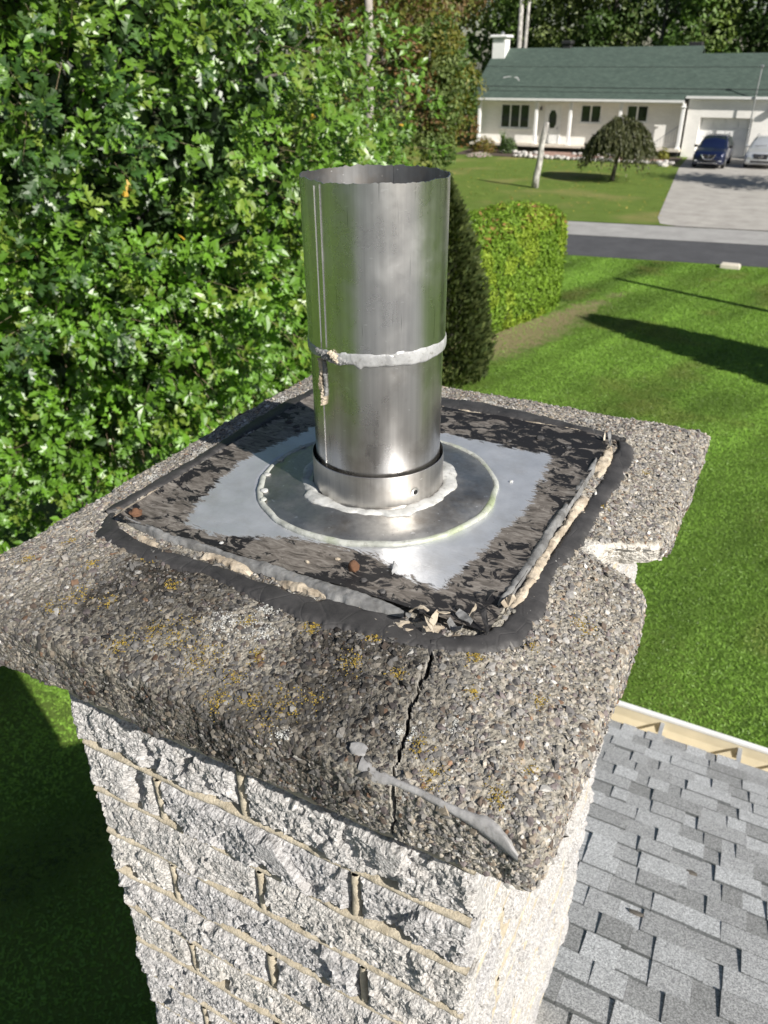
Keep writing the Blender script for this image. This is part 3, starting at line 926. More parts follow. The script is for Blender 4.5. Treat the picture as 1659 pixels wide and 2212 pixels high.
fresh = np.clip(side_f.ravel() * (0.95 + 0.35 * fbm(flatP * 60, 77)), 0, 1)
nd = np.hypot((flatP[:, 0] - 0.322) / 1.25, flatP[:, 1] + 0.002)
fresh = np.maximum(fresh, np.clip(1.3 - nd / 0.020 + 0.5 * fbm(flatP * 50, 79), 0, 1))
fresh_only = fresh.copy()
fresh = np.maximum(fresh, np.clip(1 - np.abs(cdist - cw) / 0.0012, 0, 1) * 0.5)
ccol = np.stack([grime, fresh, np.clip(incr, 0, 1)], 1)
SF = gridF(NO, NR, True)
world_crown = NP + np.array([0, 0, ZP])
crown = part('concrete_crown', (world_crown, SF), M['crown'], chim, ccol, smooth=False)

# exposed aggregate: thousands of small stones set in the concrete
tri = np.concatenate([SF[:, [0, 1, 2]], SF[:, [0, 2, 3]]])
A, B, C_ = NP[tri[:, 0]], NP[tri[:, 1]], NP[tri[:, 2]]
cen = (A + B + C_) / 3
nn = np.cross(B - A, C_ - A); ar = np.linalg.norm(nn, axis=1) * 0.5
okm = ~((cen[:, 0] > -0.27) & (cen[:, 0] < 0.268) & (cen[:, 1] > -0.252) & (cen[:, 1] < 0.308) & (cen[:, 2] > -0.03))
okm &= ~((cen[:, 2] < ZB + 0.02) & (np.abs(nn[:, 2]) > 0.8 * (2 * ar + 1e-12)))
bk = (cen[:, 1] > 0.46) & (cen[:, 2] < -0.06)
wgt = ar * okm * np.where(fresh_only[tri].max(1) > 0.45, 0.03, 1.0) * np.where(bk | (cen[:, 0] < -0.37), 0.35, 1.0)
NPEB = 58000
pick = rng.choice(len(tri), NPEB, p=wgt / wgt.sum())
r1 = np.sqrt(rng.random(NPEB))[:, None]; r2 = rng.random(NPEB)[:, None]
PP = A[pick] * (1 - r1) + B[pick] * (r1 * (1 - r2)) + C_[pick] * (r1 * r2)
PN = nn[pick] / (np.linalg.norm(nn[pick], axis=1)[:, None] + 1e-12)
ctr = np.array([0, 0, -0.2]); sgn = np.sign(((PP - ctr) * PN).sum(1)); PN *= sgn[:, None]
keep = crack_dist(PP) > 0.0036
PP, PN = PP[keep], PN[keep]; n = len(PP)
sz = np.clip(rng.lognormal(math.log(0.00165), 0.42, n), 0.0008, 0.0052)
bigp = rng.random(n) < 0.06
sz = np.where(bigp, rng.uniform(0.0028, 0.0052, n), sz)
sz = np.minimum(sz, np.maximum(0.0011, (crack_dist(PP) - 0.0020) * 0.75))
fr = frames(PN + 0.35 * rng.normal(size=(n, 3)), rng.random(n) * 6.28)
asp = np.stack([rng.uniform(0.75, 1.35, n), rng.uniform(0.7, 1.1, n), rng.uniform(0.35, 0.65, n)], 1)
Mx = fr * (sz[:, None] * asp)[:, None, :]
pal = np.array([(.25, .24, .23), (.35, .33, .31), (.15, .14, .14), (.42, .33, .22), (.52, .45, .35), (.19, .13, .09), (.23, .18, .18), (.62, .60, .56), (.38, .19, .08), (.30, .28, .24), (.46, .42, .37)])
pp = np.array([.16, .15, .10, .12, .14, .06, .08, .06, .015, .07, .045]); pp /= pp.sum()
pc = pal[rng.choice(len(pal), n, p=pp)] * rng.uniform(0.75, 1.2, (n, 1))
pg = grime_at(PP)
pc = pc * 0.62 + pc.mean(1)[:, None] * 0.38
pc = pc * (1 - pg * rng.uniform(0.45, 0.93, n))[:, None] * np.array([1, 0.985, 0.955])
pc = pc * np.where(PP[:, 0] > 0.2, 1.06, 1.0)[:, None]
bump_v = ICO_V[None] * (1 + 0.22 * rng.normal(size=(n, 12, 1)))
PV = np.einsum('nij,nkj->nki', Mx, bump_v) + (PP - PN * (sz * 0.03)[:, None])[:, None, :]
TOPF = ICO_F[ICO_V[ICO_F].mean(1)[:, 2] > -0.45]
PFc = (TOPF[None] + (np.arange(n) * 12)[:, None, None]).reshape(-1, 3)
part('aggregate', (PV.reshape(-1, 3) + np.array([0, 0, ZP]), PFc), M['pebble'], crown, np.repeat(pc, 12, 0), kind='stuff')

# lichen: tiny yellow and pale crusts growing on the stones
def lichen(name, mat, spots, per_spot, spread, size):
    Ps = []; Ss = []
    surf = PP + PN * (sz * 0.45)[:, None]
    for (lx, ly), k in spots:
        d = np.hypot(surf[:, 0] - lx, surf[:, 1] - ly) + 0.5 * np.abs(surf[:, 2] + 0.02)
        c = np.where(d < spread * k)[0]
        if len(c) == 0: continue
        m = int(per_spot * k)
        idx = rng.choice(c, m, p=np.exp(-(d[c] / (spread * k * 0.45)) ** 2) / np.exp(-(d[c] / (spread * k * 0.45)) ** 2).sum())
        Ps.append(surf[idx] + rng.normal(0, 0.0012, (m, 3)) * np.array([1, 1, 0.2])); Ss.append(rng.uniform(0.5, 1.2, m) * size)
    P_ = np.concatenate(Ps); S_ = np.concatenate(Ss); k = len(P_)
    F_ = frames(np.array([[0, 0, 1.0]]) + 0.3 * rng.normal(size=(k, 3)), rng.random(k) * 6.28)
    V, F = stamp(ICO_V, ICO_F, F_ * (S_[:, None] * np.array([[1, 1, 0.5]]))[:, None, :], P_)
    part(name, (V + np.array([0, 0, ZP]), F), mat, crown, kind='stuff')
ysp = [((-0.163, -0.296), 0.8), ((-0.05, -0.384), 1.6), ((0.0, -0.40), 1.4), ((0.111, -0.425), 1.5), ((0.151, -0.343), 0.9), ((0.264, -0.283), 0.7), ((0.346, -0.16), 0.9), ((0.156, -0.305), 0.7),
       ((0.086, -0.313), 0.7), ((0.31, -0.23), 0.5), ((0.34, -0.30), 0.5), ((0.30, 0.10), 0.6), ((0.36, -0.38), 0.5), ((-0.2, -0.38), 0.8), ((0.05, -0.44), 0.9), ((-0.1, -0.42), 0.9), ((0.33, 0.25), 0.4), ((0.28, -0.33), 0.5), ((-0.30, -0.30), 0.5)]
lichen('yellow_lichen', M['lichen_y'], ysp + [((rng.uniform(-0.33, 0.36), rng.uniform(-0.44, -0.30)), 0.6) for _ in range(16)], 190, 0.032, 0.00085)
wsp = [((-0.006, -0.35), 1.0), ((0.025, -0.313), 0.8), ((0.036, -0.347), 0.9), ((0.24, -0.40), 0.5), ((0.13, -0.445), 0.5), ((-0.33, 0.0), 0.8), ((-0.33, 0.12), 0.9), ((-0.34, -0.1), 0.7), ((-0.34, 0.25), 0.8), ((0.02, 0.40), 0.6), ((0.2, 0.4), 0.6), ((0.28, -0.37), 0.4)]
lichen('pale_lichen', M['lichen_w'], wsp, 300, 0.036, 0.0010)

# ---------------------------------------------------------------- metal plate on the crown
plate = root('metal_flashing_plate', (0, 0.03, ZP - 0.004), 'square sheet metal flashing plate smeared with old tar on the chimney crown', 'flashing')
QX0, QX1, QY0, QY1 = -0.270, 0.264, -0.248, 0.308
nx, ny = 190, 196
GX, GY = np.meshgrid(np.linspace(QX0, QX1, nx), np.linspace(QY0, QY1, ny), indexing='ij')
gx, gy = GX.ravel(), GY.ravel()
ed = np.minimum(np.minimum(gx - QX0, QX1 - gx), np.minimum(gy - QY0, QY1 - gy))
Pg = np.stack([gx, gy, gx * 0], 1)
gz = 0.0015 + 0.0035 * fbm(Pg * 5, 61, 2) * np.clip(ed / 0.05, 0, 1) + 0.0008 * fbm(Pg * 30, 62, 2)
gz += 0.004 * np.clip(1 - ed / 0.012, 0, 1) * (0.4 + fbm(Pg * 14, 66, 2))                 # curled rims
rr_ = np.hypot(gx, gy)
gz = np.where(rr_ < 0.175, np.minimum(gz, 0.001) , gz)
clean = np.array([(-0.177, -0.214), (-0.199, -0.154), (-0.222, -0.044), (-0.209, 0.036), (-0.188, 0.128), (-0.10, 0.19), (0.016, 0.205), (0.195, 0.198), (0.207, 0.115), (0.214, 0.013), (0.201, -0.073), (0.195, -0.135), (0.188, -0.203),
                  (0.128, -0.191), (0.08, -0.171), (-0.023, -0.181), (-0.117, -0.222)])
def poly_sd(P, poly):
    d = np.full(len(P), 9.0); ins = np.zeros(len(P), bool)
    n = len(poly)
    for i in range(n):
        a, b = poly[i], poly[(i + 1) % n]
        ab = b - a; t = np.clip(((P - a) @ ab) / (ab @ ab), 0, 1)
        d = np.minimum(d, np.linalg.norm(P - a - t[:, None] * ab, axis=1))
        c = (a[1] > P[:, 1]) != (b[1] > P[:, 1])
        xi = (b[0] - a[0]) * (P[:, 1] - a[1]) / (b[1] - a[1] + 1e-12) + a[0]
        ins ^= c & (P[:, 0] < xi)
    return np.where(ins, -d, d)
sd = poly_sd(np.stack([gx, gy], 1), clean)
film = np.clip(0.5 + sd / 0.10, 0, 1)
blackness = np.clip(0.45 + 0.5 * fbm(Pg * 9, 64, 2) + 0.5 * sstep(0.1, 0.25, gy) * (gx > -0.05) + 0.35 * np.clip(1 - ed / 0.03, 0, 1), 0, 1)
part('plate', (np.stack([gx, gy, gz + ZP], 1), gridF(nx, ny)), M['plate'], plate, np.stack([film, blackness, gx * 0], 1), smooth=True)

def ribbon(path, width, height, seed, nz=9, edge=0.35, zoff=0.0, zf=None, closed=False, step=0.003, lump=0.5, gap=0.0):
    """a lumpy strip laid along a path on the crown, thick in the middle, with ragged edges"""
    path = np.array(path, float)
    if closed: path = np.concatenate([path, path[:1]])
    seg = np.linalg.norm(np.diff(path, axis=0), axis=1); s = np.concatenate([[0], np.cumsum(seg)])
    n = max(8, int(s[-1] / step)); t = np.linspace(0, s[-1], n)
    c = np.stack([np.interp(t, s, path[:, 0]), np.interp(t, s, path[:, 1])], 1)
    for _ in range(6):
        c[1:-1] = 0.25 * c[:-2] + 0.5 * c[1:-1] + 0.25 * c[2:]
    T = np.gradient(c, axis=0); T /= np.linalg.norm(T, axis=1)[:, None]
    N = np.stack([-T[:, 1], T[:, 0]], 1)
    w = np.interp(t, np.linspace(0, s[-1], len(np.atleast_1d(width))), np.atleast_1d(width))
    endt = np.clip(np.minimum(t, s[-1] - t) / 0.02, 0.12, 1) ** 0.5
    wl = w * endt * (1 + edge * n1(t * 28, seed) + edge * 0.6 * n1(t * 120, seed + 1)); wr = w * endt * (1 + edge * n1(t * 31, seed + 2) + edge * 0.6 * n1(t * 110, seed + 3))
    us = np.linspace(-1, 1, nz); V = []
    for u in us:
        off = np.where(u < 0, u * wl, u * wr) * 0.5
        p = c + N * off[:, None]
        P3_ = np.concatenate([p, np.full((n, 1), seed * 0.7)], 1)
        z = (zf or slabz)(p[:, 0], p[:, 1]) + zoff
        prof = (1 - abs(u) ** 3.0)
        h = height * prof * (1 + lump * fbm(P3_ * 30, seed + 5, 3) + lump * 0.6 * fbm(P3_ * 130, seed + 6, 3)) - gap * height * 2.5 * np.clip(fbm(P3_ * 16 + 3, seed + 8, 3) - 0.02, 0, 1) * 4 - (0.004 if abs(u) == 1 else 0)
        V.append(np.stack([p[:, 0], p[:, 1], ZP + z + h], 1))
    V = np.stack(V, 1).reshape(-1, 3)
    return V, gridF(n, nz)

tz = 0.0015
tar_paths = [
    ([(-0.300, -0.225), (-0.262, -0.268), (-0.207, -0.284), (-0.162, -0.287), (-0.087, -0.282), (-0.011, -0.287), (0.062, -0.289), (0.14, -0.284), (0.200, -0.280), (0.236, -0.276)], [0.024, 0.032, 0.030, 0.028, 0.030, 0.046, 0.048, 0.04], 0.0028, 11),
    ([(0.215, -0.285), (0.262, -0.263), (0.284, -0.225), (0.288, -0.164), (0.281, -0.115), (0.288, -0.022), (0.292, 0.089), (0.296, 0.183), (0.288, 0.300), (0.272, 0.325)], [0.026, 0.036, 0.034, 0.020, 0.030, 0.024, 0.028, 0.030, 0.026], 0.0042, 22),
    ([(-0.312, -0.225), (-0.305, -0.128), (-0.302, -0.038), (-0.303, 0.082), (-0.302, 0.222), (-0.285, 0.325)], [0.022, 0.030, 0.030, 0.040, 0.055, 0.04], 0.0045, 33),
    ([(-0.29, 0.330), (-0.15, 0.338), (-0.042, 0.340), (0.018, 0.345), (0.098, 0.340), (0.184, 0.332), (0.27, 0.322)], [0.03, 0.04, 0.062, 0.066, 0.05, 0.036, 0.02], 0.0050, 44)]
for pth, w, h, sd_ in tar_paths:
    part('tar_strip', ribbon(pth, w, h, sd_, zoff=tz, edge=0.5, step=0.002, lump=0.22, gap=0.10), M['tar'], plate, smooth=True)
crusts = [
    ([(-0.225, -0.262), (-0.19, -0.268), (-0.14, -0.262), (-0.08, -0.258), (-0.02, -0.262), (0.05, -0.262), (0.10, -0.262)], [0.010, 0.020, 0.018, 0.010, 0.014, 0.008], 0.0040, 51),
    ([(-0.284, -0.235), (-0.284, -0.17), (-0.279, -0.10), (-0.277, -0.02), (-0.276, 0.06), (-0.274, 0.13)], [0.014, 0.020, 0.012, 0.008, 0.010, 0.006], 0.0031, 52),
    ([(0.268, -0.205), (0.273, -0.12), (0.270, -0.04), (0.274, 0.06), (0.273, 0.17), (0.268, 0.28)], [0.014, 0.016, 0.010, 0.016, 0.018, 0.022], 0.0048, 53),
    ([(-0.05, 0.314), (0.03, 0.316), (0.12, 0.316), (0.20, 0.316), (0.25, 0.312)], [0.012, 0.016, 0.010, 0.014, 0.008], 0.0037, 54),
    ([(0.155, -0.266), (0.18, -0.270), (0.21, -0.264), (0.232, -0.250), (0.25, -0.238)], [0.018, 0.026, 0.024, 0.022, 0.012], 0.0035, 55)]
for pth, w, h, sd_ in crusts:
    part('crust', ribbon(pth, w, h, sd_, zoff=0.002, edge=1.0, lump=0.9, step=0.0013, gap=0.8), M['crust'], plate, smooth=False)
flaps = [
    ([(-0.255, -0.242), (-0.18, -0.250), (-0.10, -0.249), (-0.02, -0.251), (0.05, -0.253), (0.12, -0.256), (0.17, -0.258)], [0.006, 0.014, 0.010, 0.018, 0.022, 0.018], 0.0055, 61),
    ([(0.257, -0.20), (0.261, -0.10), (0.259, 0.0), (0.262, 0.10), (0.260, 0.22)], [0.008, 0.014, 0.010, 0.014, 0.008], 0.0060, 62)]
for pth, w, h, sd_ in flaps:
    part('lifted_flap', ribbon(pth, w, h, sd_, zoff=0.004, edge=0.6, lump=0.55, step=0.002), M['flap'], plate, smooth=True)

# torn shreds at the front corner
for k in range(16):
    a = random.uniform(0, 6.28); L = random.uniform(0.010, 0.034); w = random.uniform(0.004, 0.010)
    cx_, cy_ = [(0.215, -0.252), (0.245, -0.232), (0.19, -0.262), (0.258, -0.20), (0.262, 0.29)][k % 5]
    cx_ += random.uniform(-.018, .018); cy_ += random.uniform(-.01, .01)
    n = 7; V = []
    for i in range(n):
        t = i / (n - 1)
        zz = 0.009 + 0.010 * math.sin(t * 2.6 + k) * (k % 3 != 0)
        for sgn_ in (-1, 1):
            ww = w * (0.4 + 0.6 * math.sin(math.pi * min(1, t + 0.15))) * sgn_ * 0.5
            V.append((cx_ + math.cos(a) * (t - .5) * L - math.sin(a) * ww, cy_ + math.sin(a) * (t - .5) * L + math.cos(a) * ww, ZP + zz + random.uniform(-.001, .001) + 0.002 * sgn_))
    F = [(2 * i, 2 * i + 2, 2 * i + 3, 2 * i + 1) for i in range(n - 1)]
    V = np.array(V); Vb = V - np.array([0, 0, 0.0012])
    F2 = F + [tuple(j + len(V) for j in f[::-1]) for f in F] + [(i, i + 1, i + 1 + len(V), i + len(V)) for i in (0, 2 * n - 2)] + \
        [(2 * i, 2 * i + len(V), 2 * i + 2 + len(V), 2 * i + 2) for i in range(n - 1)] + [(2 * i + 1, 2 * i + 3, 2 * i + 3 + len(V), 2 * i + 1 + len(V)) for i in range(n - 1)]
    part('shred', (np.concatenate([V, Vb]), F2), M[['crust', 'tar', 'flap', 'crust'][k % 4]], plate)
# bits stuck to the plate
def lump(c, r, squash, seed, sub=ICO2):
    V = sub[0] * (1 + 0.25 * fbm(sub[0] * 2.3 + seed, seed, 3))[:, None] * np.array([r, r * random.uniform(0.6, 1.2), r * squash])
    a = seed * 1.3; c_, s_ = math.cos(a), math.sin(a)
    V = np.stack([V[:, 0] * c_ - V[:, 1] * s_, V[:, 0] * s_ + V[:, 1] * c_, V[:, 2]], 1)
    return V + np.array(c), sub[1]
for k, (x, y, r, m) in enumerate([(-0.216, 0.114, .012, 'tar'), (-0.237, 0.125, .014, 'tar'), (-0.205, 0.10, .008, 'tar'), (-0.15, 0.20, .010, 'tar'), (0.05, -0.20, .007, 'crust'), (0.10, -0.225, .008, 'tar'), (0.02, -0.222, .006, 'crust'),
                                  (0.12, 0.22, .009, 'tar'), (0.16, 0.255, .012, 'tar'), (0.21, 0.24, .010, 'tar'), (0.13, -0.235, .009, 'tar'), (-0.10, -0.235, .005, 'seal_white'), (0.17, 0.09, .006, 'seal_white')]):
    part('crumb', lump((x, y, ZP + 0.003), r * 0.62, 0.5, k + 1, (ICO_V, ICO_F)), M[m], plate)
scr = part('screw', lathe([(0.0001, 0.0075), (0.003, 0.0072), (0.0045, 0.005), (0.0055, 0.003), (0.009, 0.0022)], 20, (0, 0)), M['rust'], plate, smooth=True)
scr.data.transform(Matrix.Translation(Vector((-0.251, -0.227, ZP + 0.0025))))
part('rust_stain', lump((-0.249, -0.229, ZP + 0.0035), 0.011, 0.12, 7), M['rust'], plate, smooth=True)
bud = part('dried_bud', lump((0.079, -0.211, ZP + 0.008), 0.0065, 1.3, 9), M['rust'], plate, smooth=True, label='small brown dried bud stuck on the plate')
part('screw_hole', lathe([(0.0001, ZP + 0.0062), (0.0045, ZP + 0.0062), (0.0048, ZP + 0.0045)], 18, (0.222, -0.226)), M['black'], plate)

# sealed disc with collar
dprof = [(0.0935, 0.012), (0.10, 0.0115), (0.12, 0.0095), (0.145, 0.0075), (0.163, 0.006), (0.168, 0.0025)]
dv, df = lathe(dprof, 120)
dv[:, 2] += 0.0012 * fbm(dv * 22, 81, 2)
disc = part('cover_disc', (dv + np.array([0, 0, ZP]), df), M['steel_disc'], plate, smooth=True)
col_o, f1 = lathe([(0.0928, 0.008), (0.0926, 0.02), (0.0925, 0.04), (0.0926, 0.0575)], 128)
col_i, f2 = lathe([(0.0916, 0.0575), (0.0914, 0.03), (0.0914, 0.006)], 128)
col_t, f3 = lathe([(0.0926, 0.0575), (0.0921, 0.0582), (0.0916, 0.0575)], 128)
cV, cF = join((col_o, f1), (col_i, f2), (col_t, f3))
cV[:, :2] *= (1 + 0.006 * np.cos(2 * np.arctan2(cV[:, 1], cV[:, 0]) + 0.8))[:, None]
collar = part('collar', (cV + np.array([0, 0, ZP]), cF), M['steel_collar'], plate, smooth=True)
ha = R(-30)
hc = np.array([0.0935 * math.cos(ha), 0.0935 * math.sin(ha), ZP + 0.030])
hd = np.array([math.cos(ha), math.sin(ha), 0]); hu = np.array([0, 0, 1.0]); hs = np.cross(hu, hd)
def ringdisc(r0, r1, o, n=20):
    t = np.arange(n) * 2 * np.pi / n
    A_ = hc + hd * o + np.cos(t)[:, None] * hs * r0 + np.sin(t)[:, None] * hu * r0
    B_ = hc + hd * o * 0.3 + np.cos(t)[:, None] * hs * r1 + np.sin(t)[:, None] * hu * r1
    return np.concatenate([A_, B_]), [(i, (i + 1) % n, n + (i + 1) % n, n + i) for i in range(n)]
part('hole_rim', ringdisc(0.0034, 0.0062, 0.0010), M['steel_seam'], collar, smooth=True)
tt = np.arange(20) * 2 * np.pi / 20
part('hole', (hc + hd * 0.0008 + np.cos(tt)[:, None] * hs * 0.0035 + np.sin(tt)[:, None] * hu * 0.0035, [tuple(range(20))]), M['black'], collar)

def bead(Rm, z, rw, rh, seed, n=360, m=12, wob=0.0015, gaps=0.0, var=0.35):
    t = np.arange(n) * 2 * np.pi / n
    C = np.stack([np.cos(t), np.sin(t), np.full(n, seed * 1.7)], 1)
    sc_ = 1 + var * fbm(C * 2.2, seed, 2) + var * 0.3 * fbm(C * 6, seed + 3, 2)
    rm = Rm + wob * fbm(C * 4, seed + 7, 3)
    V = []
    for j in range(m):
        a = j * 2 * np.pi / m
        r_ = rm + rw * sc_ * math.cos(a); z_ = z + rh * sc_ * math.sin(a)
        P_ = np.stack([np.cos(t) * r_, np.sin(t) * r_, z_], 1)
        P_ += (0.0012 * fbm(P_ * 32, seed + 9, 2))[:, None] * C * np.array([1, 1, 0])
        V.append(P_)
    V = np.stack(V, 1).reshape(-1, 3)
    F = np.concatenate([gridF(n, m, True), np.stack([np.arange(n) * m + m - 1, ((np.arange(n) + 1) % n) * m + m - 1, ((np.arange(n) + 1) % n) * m, np.arange(n) * m], 1)])
    return V + np.array([0, 0, ZP]), F
part('sealant_ring', bead(0.168, 0.0028, 0.0046, 0.0040, 3, wob=0.005, var=0.3), M['seal_algae'], plate, smooth=True)
part('sealant_bead', bead(0.1005, 0.0095, 0.0105, 0.0050, 5, wob=0.010, var=0.5), M['seal_white'], plate, smooth=True)
for k in range(7):
    a = R(135 + k * 16 + random.uniform(-5, 5)); rr2 = 0.166 + random.uniform(-.004, .004)
    part('sealant_blob', lump((rr2 * math.cos(a), rr2 * math.sin(a), ZP + 0.007), random.uniform(.005, .008), 0.32, k + 3), M['seal_algae' if k % 3 == 0 else 'seal_white'], plate, smooth=True)
part('sealant_drip', ribbon([(0.115, -0.175), (0.122, -0.187), (0.124, -0.20)], [0.010, 0.014, 0.005], 0.004, 71, zf=lambda x, y: x * 0 + 0.003, step=0.002), M['seal_joint'], plate, smooth=True)

# ---------------------------------------------------------------- flue pipe
pipe = root('flue_pipe', (0, 0, ZP), 'upright stainless steel flue pipe with a ragged cut rim standing in the collar', 'pipe')
def cyl(Ro, z0, z1, thick, seed, rim_jag=0.0, n=200, flare=0.0, inner=False):
    zs_ = np.concatenate([np.linspace(z0, z1 - 0.012, 26), np.linspace(z1 - 0.010, z1, 8)])
    prof = [(Ro + flare * math.exp(-((z - z0) / 0.008)), z) for z in zs_]
    vo, fo = lathe(prof, n); vi, fi = lathe([(r - thick, z) for r, z in prof], n); vt, ft = lathe([(prof[-1][0], z1), (prof[-1][0] - thick, z1)], n)
    V, F = (vi, [f[::-1] for f in fi]) if inner else join((vo, fo), (vt, ft))
    th = np.arctan2(V[:, 1], V[:, 0]); C = np.stack([np.cos(th), np.sin(th), th * 0], 1)
    V[:, :2] *= (1 + 0.004 * fbm(np.stack([C[:, 0] * 1.2, C[:, 1] * 1.2, V[:, 2] * 5], 1), seed, 2) + 0.004 * np.cos(2 * th + 0.4))[:, None]
    if rim_jag:
        k = np.clip((V[:, 2] - (z1 - 0.012)) / 0.012, 0, 1)
        j = fbm(C * 3, seed + 3, 2) * 0.5 + np.floor(2.5 * fbm(C * 11, seed + 4, 2)) / 2.5 * 0.7 + 0.4 * vnoise(C * 42, seed + 6)
        V[:, 2] += k * rim_jag * j
        V[:, :2] *= (1 + 0.004 * k * fbm(C * 9, seed + 5, 3))[:, None]
    return V + np.array([0, 0, ZP]), F
upper = part('upper_section', cyl(0.0892, 0.212, 0.4155, 0.0009, 7, 0.0024, flare=0.0012), M['steel_up'], pipe, smooth=True)
part('inner_wall', cyl(0.0892, 0.212, 0.4155, 0.0009, 7, 0.0024, flare=0.0012, inner=True), M['steel_inner'], upper, smooth=True)
lower = part('lower_section', cyl(0.0868, -0.06, 0.226, 0.0009, 17), M['steel_low'], pipe, smooth=True)
def seam(Rc, ang, z0, z1, w, name, par, lean=0.0):
    n = 24; V = []
    for i in range(n):
        z = z0 + (z1 - z0) * i / (n - 1); a = ang + lean * i / n
        for k, (da, o) in enumerate([(-w, -0.0004), (-w * 0.6, 0.0011), (w * 0.6, 0.0011), (w, -0.0004)]):
            V.append((math.cos(a + da / Rc) * (Rc + o), math.sin(a + da / Rc) * (Rc + o), ZP + z))
    return part(name, (np.array(V), gridF(n, 4)), M['steel_seam'], par)
seam(0.0892, R(-112.5), 0.222, 0.410, 0.0017, 'seam', upper)
seam(0.0892, R(-106.0), 0.225, 0.412, 0.0006, 'seam', upper)
seam(0.0868, R(-115.5), -0.04, 0.222, 0.0019, 'seam', lower)
# band of sealant over the joint
n = 420; th = np.arange(n) * 2 * np.pi / n - np.pi
C = np.stack([np.cos(th), np.sin(th), th * 0], 1)
right = sstep(-1.9, -1.0, th) * (1 - sstep(0.6, 2.2, th))
hi_ = 0.221 + 0.0045 * right + 0.003 * fbm(C * 5, 91, 3) + 0.0045 * np.maximum(0, np.floor(3 * fbm(C * 7, 92, 2)) / 3)
lo_ = 0.2095 - 0.003 * fbm(C * 6, 93, 3) - 0.004 * np.exp(-((th - R(-76)) / 0.05) ** 2) - 0.003 * right
V = []
for j, u in enumerate(np.linspace(0, 1, 9)):
    z = lo_ + (hi_ - lo_) * u
    b = (1 - abs(2 * u - 1) ** 2.5)
    r_ = 0.0893 + 0.0012 * b * (0.6 + 0.5 * right + 0.5 * fbm(np.stack([C[:, 0] * 9, C[:, 1] * 9, z * 60], 1), 95, 3)) + (0.0006 if 0 < j < 8 else -0.003 if j == 0 else -0.0004)
    V.append(np.stack([np.cos(th) * r_, np.sin(th) * r_, z + ZP], 1))
V = np.stack(V, 1).reshape(-1, 3)
part('joint_sealant', (V, gridF(n, 9, True)), M['seal_joint'], pipe, smooth=True)
def pipe_strip(name, pts, Rc, width, height, seed, mat):
    pts = np.array(pts, float); n = 70; t = np.linspace(0, 1, n)
    an = np.interp(t, np.linspace(0, 1, len(pts)), pts[:, 0]); z = np.interp(t, np.linspace(0, 1, len(pts)), pts[:, 1])
    wd_ = np.interp(t, np.linspace(0, 1, len(width)), width) * (1 + 0.45 * n1(t * 14, seed) + 0.3 * n1(t * 40, seed + 1))
    da = np.gradient(an) * Rc; dz = np.gradient(z); L = np.hypot(da, dz); px_, pz_ = -dz / L, da / L
    V = []
    for u in np.linspace(-1, 1, 9):
        jit = 0.0008 * n1(t * 60 + u * 7, seed + 4)
        A_ = an + (px_ * u * wd_ * 0.5 + jit) / Rc; Z_ = z + pz_ * u * wd_ * 0.5
        r_ = Rc + height * (1 - abs(u) ** 3) * (0.55 + 0.9 * np.abs(fbm(np.stack([t * 22, t * 0 + u * 2.2, t * 0 + seed], 1), seed + 2, 3))) + (0.0002 if abs(u) < 1 else -0.0006)
        V.append(np.stack([np.cos(A_) * r_, np.sin(A_) * r_, Z_ + ZP], 1))
    part(name, (np.stack(V, 1).reshape(-1, 3), gridF(n, 9)), mat, pipe)
pipe_strip('torn_sealant', [(R(-116), 0.208), (R(-114), 0.195), (R(-115.5), 0.175), (R(-113), 0.158), (R(-114), 0.146)], 0.0870, [0.004, 0.008, 0.007, 0.011, 0.008, 0.003], 0.0055, 3, M['crust'])
pipe_strip('torn_sealant', [(R(-111), 0.206), (R(-110.5), 0.185), (R(-110), 0.160)], 0.0869, [0.003, 0.006, 0.004, 0.006, 0.002], 0.003, 13, M['flap'])
pipe_strip('torn_sealant', [(R(-117), 0.219), (R(-106), 0.214), (R(-96), 0.213), (R(-84), 0.212)], 0.0905, [0.006, 0.013, 0.010, 0.012, 0.004], 0.0045, 23, M['flap'])
pipe_strip('torn_sealant', [(R(-101), 0.222), (R(-96), 0.216), (R(-92), 0.211)], 0.0912, [0.006, 0.011, 0.005], 0.005, 33, M['crust'])

# ---------------------------------------------------------------- strip of sealant along the crown's front edge
def on_edge(x, s):
    """a point on the crown's front edge: s is the distance down over the rounded edge"""
    y0 = SY0 + 0.020
    if s < 0: return (x, y0 - s, slabz(np.array([x]), np.array([y0 - s]))[0])
    r = 0.020; q = r * math.pi / 2
    if s < q:
        a = s / r
        return (x, y0 - r * math.sin(a), ZE - r * (1 - math.cos(a)) + 0.004)
    return (x, SY0, ZE - r + 0.004 - (s - q))
sp = [(0.216, 0.0105), (0.232, 0.016), (0.252, 0.014), (0.283, 0.0145), (0.310, 0.017), (0.330, 0.0185), (0.341, 0.0190), (0.352, 0.0225), (0.366, 0.031), (0.374, 0.039)]
hw = [0.009, 0.0085, 0.0042, 0.0040, 0.0048, 0.0068, 0.0098, 0.0105, 0.0095, 0.0055]
xs = np.linspace(0.216, 0.374, 90)
sp = np.array(sp); V = []
for i, x in enumerate(xs):
    s0 = np.interp(x, sp[:, 0], sp[:, 1]) ; w_ = np.interp(x, sp[:, 0], hw) * (1 + 0.18 * n1(x * 160, 3)[0])
    for u in np.linspace(-1, 1, 9):
        p = np.array(on_edge(x + 0.25 * u * w_ * 0.4, s0 + u * w_))
        nrm_ = np.array([0, -0.6, 0.8])
        b = (1 - abs(u) ** 4) * 0.0042 * (1 + 0.25 * n1(x * 90 + u, 6)[0]) + (0.0022 if abs(u) < 1 else -0.003)
        V.append(p + nrm_ * b + np.array([0, 0, ZP]))
